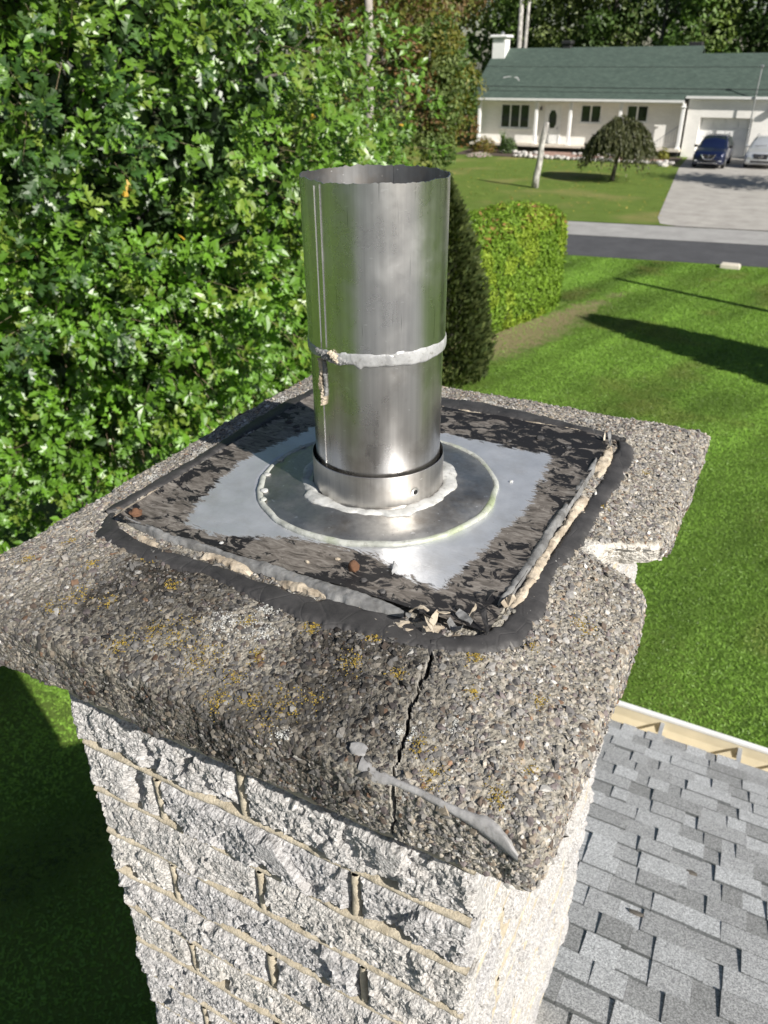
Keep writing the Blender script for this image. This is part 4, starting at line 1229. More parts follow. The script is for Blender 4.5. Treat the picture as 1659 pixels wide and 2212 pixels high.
single('sealant_strip', (np.array(V), gridF(90, 9)), M['seal_grey'], 'long grey smear of sealant bridging the crack on the crown edge', 'sealant', smooth=True)
V = []
for i, x in enumerate(np.linspace(0.200, 0.217, 14)):
    w_ = 0.0085 * (1 - ((i - 6.5) / 7.2) ** 2) ** 0.5
    for u in np.linspace(-1, 1, 7):
        p = np.array(on_edge(x, 0.0 + u * w_)); b = (1 - abs(u) ** 4) * 0.004 + (0.002 if abs(u) < 1 else -0.003)
        V.append(p + np.array([0, -0.4, 0.9]) * b + np.array([0, 0, ZP]))
single('sealant_dab', (np.array(V), gridF(14, 7)), M['seal_grey'], 'small grey dab of sealant left of the crack', 'sealant', smooth=True)

# ================================================================== vegetation
def leaf_quads(P, N, size, spin=None, aspect=0.6):
    n = len(P)
    fr_ = frames(N, rng.random(n) * 6.28 if spin is None else spin)
    s = np.broadcast_to(size, (n,))
    BV = np.array([(-0.5, 0, 0), (0, -0.5 * aspect, 0.10), (0.5, 0, 0), (0, 0.5 * aspect, 0.10)])
    BF = np.array([(0, 1, 2, 3)])
    return stamp(BV, BF, fr_ * s[:, None, None], P)

def limb(a, b, r0, r1, sag=0.0, n=6, wob=0.06, sides=7):
    a, b = np.array(a, float), np.array(b, float)
    t = np.linspace(0, 1, n)[:, None]
    p = a + (b - a) * t
    L = np.linalg.norm(b - a)
    p[1:-1] += rng.normal(0, wob * L * 0.3, (n - 2, 3))
    p[:, 2] += sag * L * 4 * (t * (1 - t))[:, 0]
    return tube(p, np.linspace(r0, r1, n), sides)

# ---- the oak: lobed leaves in sprays at the ends of twigs
half = [(0.06, 0.04), (0.20, 0.30), (0.31, 0.085), (0.48, 0.44), (0.62, 0.10), (0.78, 0.26)]
LV = [(0, 0, 0)]; mid = []
for x, w in half: LV.append((x, 0, -0.10 * x * x)); mid.append(len(LV) - 1)
tip = len(LV); LV.append((1.0, 0, -0.13))
lef = []; rig = []
for x, w in half:
    lef.append(len(LV)); LV.append((x + 0.14 * (w > 0.2), w, 0.30 * w - 0.16 * x * x)); rig.append(len(LV)); LV.append((x + 0.14 * (w > 0.2), -w, 0.30 * w - 0.16 * x * x))
LF = []
for i in range(len(half) - 1):
    LF += [(mid[i], mid[i + 1], lef[i]), (mid[i + 1], lef[i + 1], lef[i]), (mid[i], rig[i], mid[i + 1]), (mid[i + 1], rig[i], rig[i + 1])]
LF += [(mid[-1], tip, lef[-1]), (mid[-1], rig[-1], tip)]
LV = np.array(LV, float); LF = np.array(LF)

OC = np.array([-7.25, 5.75, 5.3]); OR_ = np.array([3.45, 3.45, 4.7])
oak = root('oak_tree', (OC[0], OC[1], 0), 'big glossy green oak tree filling the left side beyond the chimney', 'tree')
# boughs: lumps over the crown's outside
nb = 230
bd = rand_dir(900)
tocam = (CAM - OC); tocam /= np.linalg.norm(tocam)
score = bd @ tocam
bd = bd[(score > -0.25) | (rng.random(900) < 0.25)]
sel = [0]
for i in range(1, len(bd)):
    if np.min(np.arccos(np.clip(bd[sel] @ bd[i], -1, 1))) > 0.185: sel.append(i)
bd = bd[sel][:nb]
brad = rng.uniform(0.55, 1.0, len(bd))
bcen = OC + bd * OR_ * rng.uniform(0.74, 1.04, (len(bd), 1))
okb = bcen[:, 2] > 1.3
bd, brad, bcen = bd[okb], brad[okb], bcen[okb]
sp_p = []; sp_d = []; sp_b = []
for i in range(len(bd)):
    m = int(96 * brad[i] ** 1.5)
    if bd[i] @ tocam < 0.05: m = int(m * 0.22)
    d = rand_dir(m * 2)
    d = d[(d @ (bd[i] * 0.8 + np.array([0, 0, 0.35]))) > -0.15][:m]
    sp_p.append(bcen[i] + d * brad[i] * rng.uniform(0.35, 1.2, (len(d), 1)) * np.array([1.1, 1.1, 0.62]))
    sp_d.append(d * 0.6 + bd[i] * 0.5 + np.array([0, 0, 0.25]) + 0.25 * rng.normal(size=(len(d), 3))); sp_b.append(np.full(len(d), i))
sp_p = np.concatenate(sp_p); sp_d = np.concatenate(sp_d); sp_b = np.concatenate(sp_b)
sp_d /= np.linalg.norm(sp_d, axis=1)[:, None]
# the crown's far shoulder is lower
shoulder = (sp_p[:, 2] > 5.9 + 0.35 * rng.normal(size=len(sp_p))) & ((sp_p[:, 0] - OC[0]) * 0.87 + (sp_p[:, 1] - OC[1]) * 0.49 > 2.75)
sp_p, sp_d, sp_b = sp_p[~shoulder], sp_d[~shoulder], sp_b[~shoulder]
lp = []; lx = []; ln = []; lc = []; ls = []
twv = []
dist_cam = np.linalg.norm(sp_p - CAM, axis=1)
for i in range(len(sp_p)):
    m = rng.integers(7, 12)
    L = rng.uniform(0.14, 0.30)
    t = np.sort(rng.random(m)) ** 0.7
    az = np.arange(m) * 2.4 + rng.random() * 6
    fr_ = frames(sp_d[i:i + 1])[0]
    radial = np.cos(az)[:, None] * fr_[:, 0] + np.sin(az)[:, None] * fr_[:, 1]
    ax = sp_d[i] * rng.uniform(0.35, 0.9, (m, 1)) + radial * rng.uniform(0.6, 1.0, (m, 1)) + np.array([0, 0, -0.22])
    ax /= np.linalg.norm(ax, axis=1)[:, None]
    pos = sp_p[i] + sp_d[i] * (t * L)[:, None] + radial * 0.02
    nz = np.array([0.42, -0.26, 0.80]) + sp_d[i] * 0.35 + rng.normal(0, 0.22, 3) + rng.normal(0, 0.30, (m, 3))
    lp.append(pos); lx.append(ax); ln.append(nz); ls.append(rng.uniform(0.07, 0.138, m))
    twv.append((sp_p[i] - sp_d[i] * 0.25 - bd[sp_b[i]] * 0.2, sp_p[i] + sp_d[i] * L))
    young = rng.random() < 0.16
    base = np.array([0.09, 0.195, 0.014]) * rng.uniform(0.75, 1.25) if not young else np.array([0.14, 0.21, 0.025])
    far = np.clip((sp_p[i][0] - (-6.3)) / 2.5, 0, 1) * np.clip((sp_p[i][2] - 4.0) / 3.0, 0, 1)
    base = base * (1 - 0.5 * far) + np.array([0.10, 0.14, 0.022]) * 0.5 * far
    lc.append(base * rng.uniform(0.8, 1.25, (m, 1)))
lp = np.concatenate(lp); lx = np.concatenate(lx); ln = np.concatenate(ln); lc = np.concatenate(lc); ls = np.concatenate(ls)
yel = rng.random(len(lp)) < 0.0005
lc[yel] = np.array([0.5, 0.30, 0.03])
Zl = ln - (ln * lx).sum(1)[:, None] * lx; Zl /= np.linalg.norm(Zl, axis=1)[:, None]
Yl = np.cross(Zl, lx)
ML = np.stack([lx, Yl * 0.92, Zl], -1) * ls[:, None, None]
dl = np.linalg.norm(lp - CAM, axis=1)
vis = ((lp - CAM) / dl[:, None]) @ np.array([rt2, up2, fw]).T
px = 384 + 781 * vis[:, 0] / vis[:, 2]; py = 512 - 781 * vis[:, 1] / vis[:, 2]
infr = (px > 5) & (px < 420) & (py > 5) & (py < 560)
cand = np.where(infr & ~yel)[0]
near = cand[np.argsort(dl[cand])[:300]]
mask = np.ones(len(lp), bool); mask[near] = False
simple = mask & (rng.random(len(lp)) < 0.42)
lob = mask & ~simple
V, F = stamp(LV, LF, ML[lob], lp[lob])
SV_ = np.array([(0, 0, 0), (0.5, 0, -0.03), (1, 0, -0.14), (0.42, 0.27, 0.06), (0.72, 0.2, -0.02), (0.42, -0.27, 0.06), (0.72, -0.2, -0.02)])
SF_ = np.array([(0, 1, 3), (1, 4, 3), (1, 2, 4), (0, 5, 1), (1, 5, 6), (1, 6, 2)])
V1, F1 = stamp(SV_, SF_, ML[simple], lp[simple])
F = np.concatenate([F, F1 + len(V)]); V = np.concatenate([V, V1])
lcc = np.concatenate([np.repeat(lc[lob], len(LV), 0), np.repeat(lc[simple], len(SV_), 0)])
# simple inner leaves that keep the crown dark inside
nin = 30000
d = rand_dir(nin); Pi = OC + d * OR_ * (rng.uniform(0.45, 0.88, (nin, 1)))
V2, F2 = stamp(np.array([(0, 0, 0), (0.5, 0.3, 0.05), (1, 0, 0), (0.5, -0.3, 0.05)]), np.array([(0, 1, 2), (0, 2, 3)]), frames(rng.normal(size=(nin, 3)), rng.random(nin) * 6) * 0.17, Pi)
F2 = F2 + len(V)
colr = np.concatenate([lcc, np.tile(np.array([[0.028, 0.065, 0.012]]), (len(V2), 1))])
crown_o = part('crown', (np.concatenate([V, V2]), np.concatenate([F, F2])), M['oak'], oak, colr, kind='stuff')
leaf_me = [mk_mesh('leaf', LV, LF, c) for c in ((0.034, 0.092, 0.013), (0.055, 0.12, 0.018), (0.03, 0.075, 0.012))]
for m_ in leaf_me: m_.materials.append(M['oak'])
for i in near:
    o = bpy.data.objects.new('leaf', leaf_me[i % 3]); COL.objects.link(o)
    o.parent = crown_o
    m4 = Matrix(ML[i].tolist()).to_4x4(); m4.translation = Vector(lp[i] - OFF[oak.name])
    o.matrix_local = m4
tw = [tube(np.array([a, (a + b) / 2 + rng.normal(0, 0.02, 3), b]), [0.003, 0.0025, 0.0015], 3, False) for a, b in twv[::3]]
part('twigs', join(*tw), M['twig'], crown_o, kind='stuff')
part('trunk', tube([(OC[0], OC[1], 0), (OC[0] + .05, OC[1], 1.5), (OC[0], OC[1] + .1, 4), (OC[0], OC[1], 7), (OC[0], OC[1], 9)], [0.26, 0.2, 0.17, 0.09, 0.03], 12), M['bark'], oak, smooth=True)
for i in range(0, len(bd), 5):
    a = np.array([OC[0], OC[1], np.clip(bcen[i][2] - 0.5 * np.linalg.norm(bcen[i][:2] - OC[:2]) * 0.5, 1.4, 8.2)])
    part('branch', limb(a, bcen[i], 0.04, 0.012, 0.03, 6, 0.1), M['bark'], oak, smooth=True)

# ---- other broadleaf trees: lumps of small leaf faces
def broadleaf(name, loc, h, r, label, cols, n=5200, leaf=0.26, lobes=26, low=0.22, trunk=0.16, group=None, cat='tree', bark='bark', mat='leaf', squash=1.0):
    t = root(name, (loc[0], loc[1], 0), label, cat, group)
    z0 = h * low; zc = (h + z0) / 2; rz = (h - z0) / 2
    d = rand_dir(lobes); d[:, 2] = np.where(d[:, 2] < -0.6, -d[:, 2], d[:, 2])
    lc_ = np.array([loc[0], loc[1], zc]) + d * np.array([r, r, rz]) * rng.uniform(0.35, 0.88, (lobes, 1))
    lr = rng.uniform(0.26, 0.46, lobes) * r
    k = rng.integers(0, lobes, n)
    dd = rand_dir(n)
    P = lc_[k] + dd * lr[k][:, None] * rng.uniform(0.7, 1.12, (n, 1)) * np.array([1, 1, 0.8 * squash])
    N = dd + np.array([0, 0, 0.5]) + 0.55 * rng.normal(size=(n, 3))
    C0 = np.array(cols)[rng.integers(0, len(cols), lobes)]
    cc = C0[k] * rng.uniform(0.7, 1.3, (n, 1))
    V, F = leaf_quads(P, N, leaf * rng.uniform(0.7, 1.35, n))
    part('crown', (V, F), M[mat], t, np.repeat(cc, 4, 0), kind='stuff')
    g_ = [tube([(loc[0], loc[1], -0.05), (loc[0] + rng.normal(0, .05), loc[1], zc * 0.6), (loc[0], loc[1] + rng.normal(0, .1), zc), (loc[0], loc[1], h * 0.86)], [trunk, trunk * 0.8, trunk * 0.6, trunk * 0.12], 9)]
    for i in range(min(10, lobes)):
        g_.append(limb((loc[0], loc[1], max(z0, lc_[i][2] - 0.45 * r)), lc_[i], trunk * 0.35, trunk * 0.08))
    part('trunk', join(*g_), M[bark], t, smooth=True)
    return t

G1 = [(0.085, 0.15, 0.032), (0.10, 0.17, 0.035), (0.07, 0.125, 0.026)]
DK = [(0.045, 0.08, 0.022), (0.058, 0.10, 0.026), (0.038, 0.066, 0.018)]
LT = [(0.16, 0.215, 0.065), (0.19, 0.24, 0.075), (0.13, 0.18, 0.05)]
AU = [(0.15, 0.17, 0.03), (0.20, 0.19, 0.035), (0.20, 0.12, 0.045), (0.13, 0.16, 0.03), (0.17, 0.11, 0.045)]
OG = [(0.28, 0.16, 0.035), (0.17, 0.18, 0.045), (0.34, 0.14, 0.03)]

broadleaf('autumn_tree', (-20.0, 38.0), 12.5, 4.6, 'tree turning yellow and brown across the street behind the oak', AU, 9000, 0.24, 40, 0.04)
broadleaf('tall_shrub', (-15.9, 35.4), 3.0, 1.15, 'low green shrub across the road beside the far lawn', G1 + LT, 2600, 0.16, 20, 0.01, 0.04, None, 'shrub')
broadleaf('autumn_tree', (-16.9, 36.8), 8.0, 2.3, 'small yellowing tree between the oak and the bungalow', AU + LT + G1, 9000, 0.2, 44, 0.02)
broadleaf('tall_shrub', (-8.9, 17.3), 5.2, 1.15, 'tall leafy shrub between the oak and the dark cedar', G1 + AU[:2], 5200, 0.12, 30, 0.02, 0.05, None, 'shrub')
broadleaf('maple_tree', (-26.2, 52.5), 13.0, 3.9, 'pale green tree leaning over the left end of the bungalow roof', LT + [(0.12, 0.14, 0.03)], 8000, 0.26, 34, 0.12)
broadleaf('maple_tree', (-26.8, 60.5), 8.0, 2.2, 'shaded green tree hard against the bungalow end wall', G1, 3000, 0.26, 18, 0.1)
broadleaf('maple_tree', (-30.5, 72.0), 17, 4.0, 'tree with orange tints rising behind the bungalow chimney', OG + LT, 5200, 0.34, 28, 0.25)
W_ = [(-26.4, 75, 16, G1, 'tall leafy tree behind the bungalow next to the birch trunk'), (-21.5, 74, 15, LT, 'light green tree behind the bungalow roof vent'),
      (-17.3, 72.5, 15, G1 + LT, 'mid green tree behind the middle of the bungalow ridge'), (-13.5, 73, 16, DK + G1, 'dark leafy tree behind the ridge right of the middle'),
      (-10.2, 71, 14, G1 + LT, 'tree with pale sprays behind the step in the ridge'), (-7.0, 73.5, 17, DK, 'dark tree behind the garage roof'),
      (-3.8, 71, 16, DK, 'very dark tree at the upper right corner'), (-0.5, 73, 16, DK + OG[:1], 'dark tree with a few rusty leaves at the right margin'), (-35.5, 70, 16, DK, 'dark tree deep behind the pale green tree')]
for x, y, h, c, lab in W_:
    broadleaf('forest_tree', (x, y), h, 3.6, lab, c, 5600, 0.36, 34, 0.01, 0.22, 'trees behind the bungalow')
# bare pale trunk among them
t = root('birch_tree', (-24.3, 70.5, 0), 'pale birch trunks rising behind the green roof', 'tree', 'trees behind the bungalow')
part('trunk', tube([(-24.5, 70.5, 0), (-24.4, 70.5, 7), (-24.5, 70.5, 17)], [0.26, 0.22, 0.1], 9), M['birch'], t, smooth=True)
part('trunk', tube([(-24.0, 70.6, 0), (-23.9, 70.6, 7), (-23.7, 70.6, 16)], [0.2, 0.16, 0.08], 9), M['birch'], t, smooth=True)
P = np.array([-24.2, 70.5, 13.5]) + rand_dir(1500) * np.array([2.6, 2.0, 4.0]) * rng.random((1500, 1)) ** 0.4
V, F = leaf_quads(P, rand_dir(1500) + np.array([0, -0.3, 0.5]), 0.26)
part('crown', (V, F), M['leaf'], t, np.repeat(np.array(LT)[rng.integers(0, 3, 1500)], 4, 0), kind='stuff')
# the wood behind, read as one mass
nf = 22000
P = np.stack([rng.uniform(-90, 60, nf), rng.uniform(80, 96, nf), rng.uniform(0, 24, nf)], 1)
P[:, 1] += 3 * fbm(P * 0.12, 5, 3)
V, F = leaf_quads(P, rng.normal(size=(nf, 3)) + np.array([0.3, -0.8, 0.5]), rng.uniform(0.7, 1.3, nf))
cc = np.array(DK + G1)[rng.integers(0, 6, nf)] * (0.7 + 0.5 * (fbm(P * 0.25, 8, 2) + 0.5))[:, None]
o = part('far_wood', (V, F), M['leaf'], None, np.repeat(cc, 4, 0)); tag(o, 'dark green wood filling the far background', 'wood', kind='stuff')

# ---- conifers, hedge
def conifer(loc, h, r, label, cols, n=9000, size=0.13):
    t = root('cedar_tree', (loc[0], loc[1], 0), label, 'tree')
    u = rng.random(n) ** 0.75
    z = h * (1 - u) ; 
    prof = np.minimum(1.0, (1 - z / h) * 1.35) ** 0.62
    a = rng.random(n) * 6.28
    bump_ = 1 + 0.22 * fbm(np.stack([np.cos(a) * 2.4, np.sin(a) * 2.4, z * 1.6], 1), 12, 3)
    rr3 = r * prof * bump_ * (0.72 + 0.3 * rng.random(n)) + 0.03
    P = np.stack([loc[0] + np.cos(a) * rr3, loc[1] + np.sin(a) * rr3, z + 0.05], 1)
    ax = np.stack([np.cos(a) * 0.8, np.sin(a) * 0.8, np.full(n, 0.75)], 1) + 0.3 * rng.normal(size=(n, 3))
    Nn = np.cross(ax, rand_dir(n)); Nn /= np.linalg.norm(Nn, axis=1)[:, None]
    Zx = ax / np.linalg.norm(ax, axis=1)[:, None]; Yx = np.cross(Nn, Zx)
    s = size * rng.uniform(0.7, 1.4, n)
    Mc = np.stack([Zx, Yx, Nn], -1) * s[:, None, None]
    BV = np.array([(-0.2, 0, 0), (0.15, -0.24, 0.03), (0.9, 0, -0.03), (0.15, 0.24, 0.03)])
    V, F = stamp(BV, np.array([(0, 1, 2, 3)]), Mc, P)
    cc = np.array(cols)[rng.integers(0, len(cols), n)] * rng.uniform(0.7, 1.35, (n, 1))
    part('foliage', (V, F), M['needle'], t, np.repeat(cc, 4, 0), kind='stuff')
    part('trunk', tube([(loc[0], loc[1], -0.02), (loc[0], loc[1], h * 0.9)], [0.12, 0.02], 8), M['bark'], t)
    return t
conifer((-6.02, 13.7), 3.95, 1.12, 'dark cedar tree standing behind the flue pipe beside the hedge', [(0.075, 0.10, 0.03), (0.095, 0.12, 0.035), (0.055, 0.08, 0.024)], 15000, 0.12)
conifer((4.5, 15.9), 6.2, 1.2, 'tall conifer right of the lawn that throws the long dark shadow', [(0.03, 0.05, 0.015)], 7000, 0.3)

hd_root = root('cedar_hedge', (-6.3, 18.5, 0), 'bright yellow green clipped cedar hedge beside the lawn', 'hedge')
A0, A1 = np.array([-6.15, 15.6]), np.array([-5.02, 20.35])
dv_ = (A1 - A0); HL = np.linalg.norm(dv_); dv_ /= HL; nv = np.array([dv_[1], -dv_[0]])      # nv towards the lawn
HW, HH = 1.7, 2.62
nh = 26000
u = rng.random(nh); face = rng.random(nh)
P = np.zeros((nh, 3)); N = np.zeros((nh, 3))
def hedge_pt(l, w, z):
    xy = A0 + dv_ * l[:, None] - nv * w[:, None]
    return np.stack([xy[:, 0], xy[:, 1], z], 1)
l = rng.uniform(0, HL, nh); z = HH * rng.random(nh); w = np.zeros(nh)
top = (face > 0.52) & (face < 0.76); end = face >= 0.76
w = np.where(top, rng.uniform(0, HW, nh), np.where(end, rng.uniform(0, HW, nh), 0))
z = np.where(top, HH, z); l = np.where(end, HL, l)
# superellipse rounding
cu = (l - HL / 2) / (HL / 2); cw_ = (w - HW / 2) / (HW / 2); cz = (z - HH * 0.5) / (HH * 0.5)
czr = np.where(cz > 0, cz, cz * 0.75)
q_ = (np.abs(cu) ** 4.2 + np.abs(cw_) ** 4 + np.abs(czr) ** 4.5) ** (1 / 4.2)
cu, cw_, cz2 = cu / q_, cw_ / q_, cz / np.where(cz > 0, q_, 1)
bl = 1 + 0.05 * fbm(np.stack([l * 0.9, w, z * 0.9], 1), 31, 3) + 0.03 * rng.normal(size=nh)
P = hedge_pt(HL / 2 + cu * HL / 2 * bl, HW / 2 + cw_ * HW / 2 * bl, np.clip(HH * 0.5 + cz2 * HH * 0.5 * bl, 0.03, 3.2))
No = np.stack([dv_[0] * cu ** 5 - nv[0] * cw_ ** 3, dv_[1] * cu ** 5 - nv[1] * cw_ ** 3, np.sign(cz2) * np.abs(cz2) ** 4], 1)
N = No + 0.6 * rng.normal(size=(nh, 3)) + 1e-3
V, F = leaf_quads(P, N, rng.uniform(0.07, 0.15, nh), aspect=0.45)
hb = fbm(P * 1.1, 41, 3)
cc = np.where((hb > 0.12)[:, None], np.array([0.25, 0.35, 0.035]), np.array([0.17, 0.285, 0.028])) * rng.uniform(0.65, 1.3, (nh, 1))
brown = (rng.random(nh) < np.clip((P[:, 2] - 2.05) * 0.6, 0, 0.16) * (fbm(P * 2.2, 43, 2) > 0.0))
cc[brown] = np.array([0.30, 0.18, 0.06]) * rng.uniform(0.7, 1.2, (brown.sum(), 1))
part('foliage', (V, F), M['needle'], hd_root, np.repeat(cc, 4, 0), kind='stuff')
lg = np.linspace(0.15, HL - 0.15, 12)
hb_v = []
core = [hedge_pt(np.array([a_]), np.array([b_]), np.array([c_]))[0] for a_ in (0.25, HL - 0.3) for b_ in (0.3, HW - 0.3) for c_ in (0.0, HH - 0.35)]
part('woody_core', (np.array(core), [(0, 1, 3, 2), (4, 6, 7, 5), (0, 4, 5, 1), (2, 3, 7, 6), (1, 5, 7, 3), (0, 2, 6, 4)]), M['bark'], hd_root)

# ---- grass blades standing on the near lawn
ng = 420000
gx_ = rng.uniform(-6.6, 1.6, ng); gy_ = 3.0 + 24.6 * rng.random(ng) ** 1.15
gx_ = np.concatenate([gx_, rng.uniform(-9, -0.5, 110000)]); gy_ = np.concatenate([gy_, rng.uniform(-2.5, 5.5, 110000)]); ng = len(gx_)
keep = (gy_ < 27.45 + 0.15 * gx_) & (gx_ > -9.1) & (gx_ < 1.4 + 0.02 * gy_)
hx_ = A0[0] + (gy_ - A0[1]) * (dv_[0] / dv_[1])
keep &= ~((gx_ < hx_ - 0.1) & (gy_ > 14.5) & (gy_ < 20.6))
hfoot = np.abs(gx_ - (hx_ + 0.55)) * 0.9 + np.abs(gy_ - 16.6) * 0.16 + 0.5 * fbm(np.stack([gx_ * 2.2, gy_ * 2.2, gx_ * 0], 1), 3, 3)
keep &= ~((hfoot < 0.92) & (rng.random(ng) < 0.85))
gx_, gy_ = gx_[keep], gy_[keep]; ng = len(gx_)
a = rng.random(ng) * 6.28; hgt = rng.uniform(0.008, 0.024, ng); wd = rng.uniform(0.006, 0.012, ng) * (1 + gy_ / 25)
le = rng.uniform(0.02, 0.055, ng); la = rng.random(ng) * 6.28
B0 = np.stack([gx_ + np.cos(a) * wd, gy_ + np.sin(a) * wd, gx_ * 0 + 0.001], 1); B1 = np.stack([gx_ - np.cos(a) * wd, gy_ - np.sin(a) * wd, gx_ * 0 + 0.001], 1)
T = np.stack([gx_ + np.cos(la) * le, gy_ + np.sin(la) * le, hgt], 1)
V = np.stack([B0, B1, T], 1).reshape(-1, 3); F = np.arange(ng * 3).reshape(-1, 3)
pn = fbm(np.stack([gx_ * 0.55, gy_ * 0.55, gx_ * 0], 1), 21, 3); pd = fbm(np.stack([(gx_ - 0.3 * gy_) * 1.3, (gy_ + 0.3 * gx_) * 0.13, gx_ * 0], 1), 22, 3)
gc = np.array([0.145, 0.25, 0.038]) * (1 + 0.5 * pn + 0.95 * pd)[:, None] * rng.uniform(0.8, 1.22, (ng, 1))
dryk = np.clip((fbm(np.stack([gx_ * 0.8, gy_ * 0.8, gx_ * 0 + 4], 1), 25, 3) - 0.22) * 4, 0, 1)[:, None] * 0.4
gc = gc * (1 - dryk) + np.array([0.20, 0.19, 0.06]) * dryk
o = part('grass', (V, F), M['leaf'], None, np.repeat(gc, 3, 0)); tag(o, 'short green mown grass of the near lawn', 'grass', kind='stuff')

# ================================================================== the bungalow across the street
bung = root('bungalow', (-10.0, 63.0, 0), 'white bungalow with green roof, porch posts and garage across the street', 'house')
WY = 60.85                                   # front wall
KX = lambda x: 0.474 + (x - 0.474) * (WY + 0.88) / 60.88
part('wall', box(-23.75, -8.95, WY, 68.2, 0.05, 3.4), M['wall'], bung)
part('gable_wall', prismx([(WY, 3.402), (64.6, 5.75 + 0.55), (68.2, 3.402)], -23.75, -23.45), M['wall'], bung)
def gable_roof(x0, x1, ye, ze, yr, zr_, th=0.14):
    yb_ = 2 * yr - ye
    return prismx([(ye, ze), (yr, zr_), (yb_, ze), (yb_, ze - th), (yr, zr_ - th), (ye, ze - th)], x0, x1)
rf = part('roof', gable_roof(-24.15, -9.0, 59.68, 3.46, 64.6, 6.62), M['green_roof'], bung)
rf2 = part('roof', gable_roof(-8.998, 5.0, 60.06, 3.70, 63.88, 6.153), M['green_roof'], bung)
part('soffit', box(-24.0, -9.0, 59.72, WY - 0.002, 3.26, 3.315), M['white'], bung)
part('soffit', box(-8.74, 4.9, 60.08, 60.297, 3.50, 3.555), M['white'], bung)
part('gutter', box(-24.2, -8.95, 59.54, 59.678, 3.33, 3.47), M['gutter_white'], bung)
part('gutter', box(-8.945, 5.0, 59.92, 60.058, 3.57, 3.71), M['gutter_white'], bung)
# garage
GY0 = 60.30
part('garage_wall', join(box(-8.75, -7.86, GY0, 67.4, 0.0, 3.56), box(-4.62, 4.6, GY0, 67.4, 0.0, 3.56), box(-7.859, -4.621, GY0, 67.4, 2.46, 3.559)), M['wall'], bung)
gd = part('garage_door', box(-7.86, -4.62, 60.77, 60.85, 0.05, 2.47), M['white'], bung)
for k in range(4):
    for j in range(4):
        x0 = -7.80 + j * 0.79; z0 = 0.12 + k * 0.58
        part('panel', bevbox(x0, x0 + 0.72, 60.745, 60.775, z0, z0 + 0.50, 0.012), M['white'], gd)
# porch
part('porch_floor', box(-24.0, -8.78, 59.62, WY - 0.003, 0.36, 0.50), M['cream'], bung)
part('porch_base', box(-23.9, -8.9, 59.9, WY - 0.004, 0.02, 0.358), M['blackplastic'], bung)
for x in (-23.42, -19.06, -16.57, -13.08, -8.98):
    p_ = part('porch_post', bevbox(x - 0.105, x + 0.105, 59.86, 60.07, 0.502, 3.258, 0.02), M['white'], bung)
    part('post_cap', bevbox(x - 0.16, x + 0.16, 59.80, 60.13, 3.03, 3.10, 0.015), M['white'], p_)
    part('post_foot', bevbox(x - 0.15, x + 0.15, 59.81, 60.12, 0.503, 0.62, 0.015), M['white'], p_)
def window(x0, x1, z0, z1, n, y=WY):
    x0, x1 = KX(x0), KX(x1)
    f = 0.075
    w = part('window', join(box(x0, x1, y - 0.06, y - 0.001, z1 - f, z1), box(x0, x1, y - 0.06, y - 0.001, z0, z0 + f),
                            *[box(a, a + f, y - 0.058, y - 0.001, z0 + f, z1 - f) for a in (x0, x1 - f)],
                            *[box(x0 + (x1 - x0) * k / n - f * 0.7, x0 + (x1 - x0) * k / n + f * 0.7, y - 0.057, y - 0.001, z0 + f, z1 - f) for k in range(1, n)]), M['white'], bung)
    for k in range(n):
        a = x0 + (x1 - x0) * k / n + f * (1 if k == 0 else 0.72); b = x0 + (x1 - x0) * (k + 1) / n - f * (1 if k == n - 1 else 0.72)
        part('pane', box(a, b, y - 0.022, y - 0.010, z0 + f, z1 - f), M['glass'], w)
    part('sill', box(x0 - 0.08, x1 + 0.08, y - 0.11, y - 0.002, z0 - 0.07, z0 - 0.002), M['white'], w)
window(-21.75, -19.55, 1.46, 3.06, 3)
window(-15.85, -14.40, 1.92, 3.08, 2)
window(-12.68, -11.22, 2.05, 3.10, 2)
dx0, dx1 = KX(-18.32), KX(-17.32)
dr = part('door', box(dx0, dx1, WY - 0.05, WY - 0.001, 0.51, 2.92), M['white'], bung)
part('door_frame', join(box(dx0 - 0.12, dx0 - 0.002, WY - 0.08, WY - 0.001, 0.51, 3.03), box(dx1 + 0.002, dx1 + 0.12, WY - 0.08, WY - 0.001, 0.51, 3.03), box(dx0, dx1, WY - 0.08, WY - 0.001, 2.923, 3.03)), M['white'], dr)
cxd = (dx0 + dx1) / 2
oct_ = [(cxd - 0.13, 1.52), (cxd + 0.13, 1.52), (cxd + 0.28, 1.80), (cxd + 0.28, 2.38), (cxd + 0.13, 2.68), (cxd - 0.13, 2.68), (cxd - 0.28, 2.38), (cxd - 0.28, 1.80)]
part('door_glass', prism(oct_, WY - 0.066, WY - 0.052), M['glass'], dr)
part('handle', bevbox(dx1 - 0.14, dx1 - 0.07, WY - 0.11, WY - 0.052, 1.42, 1.62, 0.01), M['metal_grey'], dr)
lx_ = KX(-18.72)
part('wall_lamp', join(bevbox(lx_ - 0.07, lx_ + 0.07, WY - 0.16, WY - 0.04, 2.66, 2.9, 0.02), box(lx_ - 0.03, lx_ + 0.03, WY - 0.041, WY - 0.001, 2.8, 2.95)), M['blackplastic'], bung)
# railing at the right end of the porch
rl = part('railing', join(tube([(-10.6, 59.95, 0.85), (-9.1, 59.95, 1.95)], 0.025, 6), tube([(-10.6, 59.95, 0.5), (-9.1, 59.95, 0.9)], 0.02, 6)), M['metal_grey'], bung)
for k in range(9):
    x = -10.5 + k * 0.17
    part('baluster', tube([(x, 59.95, 0.5 + k * 0.045), (x, 59.95, 0.92 + k * 0.122)], 0.013, 5), M['metal_grey'], rl)
